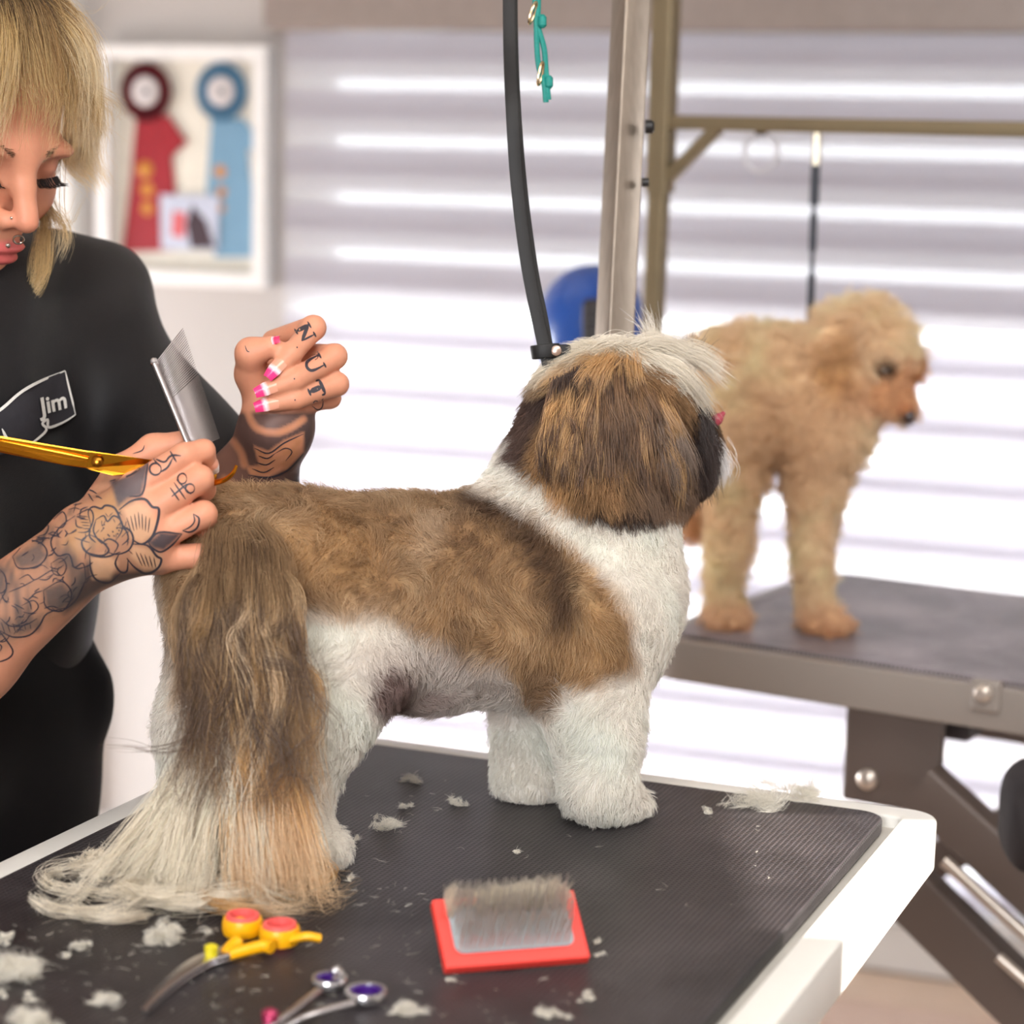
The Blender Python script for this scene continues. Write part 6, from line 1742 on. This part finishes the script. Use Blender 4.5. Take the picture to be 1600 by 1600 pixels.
# ---- yellow curved scissors
def tz(px, py, h): return T(px, py, MAT_Z + h)
ys = empty('curved_scissors', T(355, 1490, MAT_Z), 'curved steel scissors with yellow handles and pink finger rings on the mat', 'scissors')
M_YEL = mat('yellow_enamel', srgb(240, 172, 10), 0.35, var=0.03); M_PINK = mat('coral_ring_insert', srgb(238, 96, 92), 0.45, var=0.03)
def ring_on(name, c, r, h, w, m, parent, sx=1.0):
    V_, F_ = [], []; kk = 32
    prof = [(r - w, 0), (r, 0), (r + w * 0.3, h * 0.25), (r + w * 0.3, h * 0.75), (r, h), (r - w, h), (r - w * 1.2, h * 0.5)]
    for rr, hh in prof:
        for a in np.linspace(0, 6.283185, kk, endpoint=False): V_.append(c + np.array([rr * sx * math.cos(a), rr * math.sin(a), hh]))
    np_ = len(prof)
    for i in range(np_):
        for j in range(kk): F_.append((i * kk + j, i * kk + (j + 1) % kk, ((i + 1) % np_) * kk + (j + 1) % kk, ((i + 1) % np_) * kk + j))
    o = mesh_obj(name, V_, F_, m, parent, True); autosmooth(o)
    return o
bl_ = catmull([tz(358, 1487, 0.006), tz(318, 1500, 0.006), tz(285, 1520, 0.006), tz(252, 1548, 0.005), tz(223, 1578, 0.004)], 6)
sweep('blade', rrect(0.0140, 0.0034, 0.0012), bl_, M_CHROME, ys, scale=np.interp(np.linspace(0, 1, len(bl_)), [0, 0.4, 1], [1.15, 0.9, 0.22]))
bl2 = bl_ + np.array([0.001, 0.002, -0.0032])
sweep('blade', rrect(0.0135, 0.0026, 0.001), bl2, M_CHROME, ys, scale=np.interp(np.linspace(0, 1, len(bl_)), [0, 0.4, 1], [1.1, 0.85, 0.22]))
lathe('thumb_screw', [(0.004, -0.002), (0.0045, 0.002), (0.0045, 0.005), (0.002, 0.0065)], tz(330, 1490, 0.009), (0, 0, 1), mat('lime_screw', srgb(206, 190, 30), 0.35), ys, 16)
r1, r2 = tz(379, 1458, 0.004), tz(437, 1472, 0.004)
for c_, rr in ((r1, 0.0128), (r2, 0.0128)):
    ring_on('finger_ring', c_, rr, 0.011, 0.003, M_YEL, ys); ring_on('ring_insert', c_ + np.array([0, 0, -0.001]), rr - 0.0018, 0.0145, 0.0024, M_PINK, ys)
sweep('handle', rrect(0.0085, 0.0075, 0.003), catmull([tz(352, 1488, 0.007), tz(362, 1478, 0.008), tz(372, 1472, 0.009)], 4), M_YEL, ys, scale=np.linspace(0.8, 1.1, 9))
sweep('handle', rrect(0.0085, 0.0075, 0.003), catmull([tz(358, 1492, 0.006), tz(385, 1484, 0.008), tz(412, 1478, 0.009), tz(425, 1480, 0.009)], 4), M_YEL, ys, scale=np.linspace(0.9, 1.1, 13))
sweep('finger_rest', circ(0.0038, 10, 0.003), catmull([tz(455, 1468, 0.009), tz(478, 1463, 0.012), tz(500, 1466, 0.010)], 5), M_YEL, ys)
sweep('finger_rest', circ(0.0034, 10, 0.003), catmull([tz(374, 1446, 0.010), tz(372, 1440, 0.013), tz(384, 1442, 0.012)], 4), M_YEL, ys)
# ---- steel scissors with purple rings
ps = empty('thinning_scissors', T(500, 1575, MAT_Z), 'silver scissors with dark purple finger rings at the bottom edge', 'scissors')
M_PUR = mat('purple_insert', srgb(62, 24, 112), 0.35, var=0.05)
q1, q2 = tz(515, 1540, 0.003), tz(572, 1560, 0.003)
for c_, rr in ((q1, 0.0112), (q2, 0.0128)):
    ring_on('finger_ring', c_, rr, 0.006, 0.0024, M_CHROME, ps); ring_on('ring_insert', c_ + np.array([0, 0, 0.0008]), rr - 0.0024, 0.0044, 0.0022, M_PUR, ps)
    lathe('ring_disc', [(rr - 0.004, 0.0), (rr - 0.004, 0.0012)], c_, (0, 0, 1), M_PUR, ps, 24)
pa, pb_ = tz(498, 1549, 0.006), tz(552, 1568, 0.006); pc_ = tz(440, 1592, 0.007); pe = tz(330, 1660, 0.005)
sweep('shank', rrect(0.0058, 0.005, 0.002), catmull([pa, tz(468, 1572, 0.007), pc_, pe], 5), M_CHROME, ps, scale=np.linspace(1, 0.7, 16))
sweep('shank', rrect(0.0058, 0.005, 0.002), catmull([pb_, tz(500, 1582, 0.006), tz(450, 1602, 0.004), tz(345, 1668, 0.003)], 5), M_CHROME, ps, scale=np.linspace(1, 0.7, 16))
lathe('pivot_screw', [(0.0052, -0.002), (0.0052, 0.004), (0.003, 0.006)], tz(422, 1592, 0.009), (0, 0, 1), mat('rose_screw', srgb(176, 60, 96), 0.25, 0.6), ps, 16)
sweep('finger_rest', circ(0.0022, 8), catmull([tz(524, 1530, 0.008), tz(534, 1524, 0.012), tz(528, 1514, 0.014), tz(518, 1520, 0.013)], 4), M_CHROME, ps)

# ================================================================== tufts of cut fur
GROUP = 'loose tufts of cut fur on the near table'
TW_ = C3(232, 226, 212)
def tuft(px, py, a, b, label, n=260, col=TW_, wild=1.0, h0=0.0, seed=None, rad=0.00013, z=None):
    r_ = np.random.default_rng(int(px * 7 + py)); zb = (MAT_Z if z is None else z)
    c = T(px, py + b * 0.6, zb); d = float(proj(c)[2]); hw = a * d / F_PX; hh = max(b * d / F_PX * 1.1, 0.002); dp = hw * 0.55
    L = []
    nb = max(3, int(n / 22))
    for i in range(nb):
        p = r_.normal(size=3) * np.array([hw * 0.45, dp * 0.45, hh * 0.3]) + np.array([0, 0, hh * 0.5]); dr = r_.normal(size=3) * np.array([1, 0.7, 0.55]); dr /= np.linalg.norm(dr)
        ln = hw * r_.uniform(0.4, 0.9)
        p[2] = abs(p[2])
        bend = r_.normal(size=3) * ln * 0.35
        L.append(lock([c + p - dr * ln * 0.5, c + p + bend * 0.5, c + p + dr * ln * 0.5 + bend * 0.2], 24, hw * 0.10, hw * 0.16, [col * 0.95, col], rad, 0.0015 * wild, 140, 0.3, 8, r_))
    S_ = np.concatenate([l[0] for l in L]); c_ = np.concatenate([l[1] for l in L]); rr = np.concatenate([l[2] for l in L])
    S_[..., 2] = np.maximum(S_[..., 2], zb + 0.0004)
    o = hair_obj('fur_tuft', S_, rr, c_, M_FUR, None, loc=c)
    props(o, label, 'fur tuft', GROUP)
    return o
tuft(255, 1462, 34, 17, 'white fur tuft lying just left of the yellow scissor handles', 620)
tuft(128, 1477, 18, 11, 'small white fur tuft left of the tuft by the yellow scissors, larger of two', 260)
tuft(103, 1493, 12, 7, 'tiny white fur tuft touching the larger small tuft on the left of the mat', 120)
tuft(22, 1512, 52, 26, 'largest loose white fur tuft at the left edge of the mat', 900)
tuft(2, 1465, 18, 16, 'white fur tuft cut by the left edge of the picture, uppermost there', 260)
tuft(50, 1555, 13, 14, 'small grey-white fur wisp below the largest tuft at the left edge', 130)
tuft(4, 1553, 12, 9, 'small fur tuft at the left picture edge between two bigger ones', 120)
tuft(164, 1563, 30, 9, 'thin streak of white fur left of the curved blade tip', 170)
tuft(48, 1592, 44, 12, 'flat white fur tuft at the bottom left corner of the picture', 520)
tuft(640, 1576, 30, 12, 'white fur tuft right of the purple-ringed scissors', 420)
tuft(628, 1258, 13, 9, 'small round fur tuft under the belly of the shih tzu, nearest the hind leg', 170)
tuft(606, 1288, 26, 15, 'ragged white fur tuft beside the hind paw of the shih tzu', 330)
tuft(655, 1219, 28, 5, 'thin white fur streak farthest back under the shih tzu belly', 130)
tuft(712, 1252, 18, 10, 'fur tuft between the hind and front paws of the shih tzu', 210)
tuft(550, 1311, 14, 4, 'tiny flat fur wisp by the toes of the hind paw', 70)
tuft(808, 1331, 12, 6, 'tiny fur tuft just above the brush pins', 80)
tuft(545, 1372, 14, 5, 'thin fur wisp in front of the hind paw', 80)
tuft(1105, 1266, 15, 8, 'small fur tuft right of the front paw of the shih tzu', 150)
tuft(1178, 1251, 52, 11, 'long white fur tuft near the right rear corner of the mat', 620)
tuft(1240, 1236, 40, 13, 'white fur tuft lying across the rear white rim of the table', 420, z=TABLE_Z + 0.003)
tuft(932, 1471, 10, 6, 'tiny white fur speck right of the red brush, upper of two', 80)
tuft(938, 1490, 12, 6, 'tiny white fur speck right of the red brush, lower of two', 80)
tuft(704, 1531, 10, 6, 'tiny fur speck at the lower left corner of the red brush', 80)
tuft(862, 1583, 22, 10, 'fur tuft at the bottom edge below the red brush', 240)
tuft(916, 1558, 18, 8, 'grey fur tuft below the right end of the red brush', 170)
tuft(154, 1350, 36, 30, 'round fluffy ball of cream fur beside the end of the tail', 1300, C3(230, 218, 196))
tuft(88, 1368, 22, 7, 'flat cream fur wisp left of the fluffy fur ball', 160)
# fine clippings scattered over the mat: nobody could count them
rs = np.random.default_rng(23); L = []
for i in range(300):
    if i < 190: px, py = rs.uniform(0, 900), rs.uniform(1380, 1600)
    elif i < 240: px, py = rs.uniform(450, 1200), rs.uniform(1200, 1420)
    else: px, py = rs.normal(300, 160), rs.normal(1520, 40)
    p = T(px, py, MAT_Z + 0.0006)
    q = (p - tc_); 
    if abs(q @ ex) > TW / 2 - 0.04 or abs(q @ ey) > TL / 2 - 0.04: continue
    a = rs.uniform(0, 6.28); dv = np.array([math.cos(a), math.sin(a), 0]) * rs.uniform(0.001, 0.005)
    L.append(lock([p - dv, p + np.array([dv[1], -dv[0], 0.0006]) * 0.5, p + dv], rs.integers(1, 4), 0.0004, 0.001, [TW_, TW_], 0.00006, 0.001, 100, 0.3, 6, rs))
o = locks_obj('fur_clippings', L, None, zmin=MAT_Z + 0.0003)
props(o, 'fine pale fur clippings scattered over the black mat', 'fur clippings', kind='stuff')
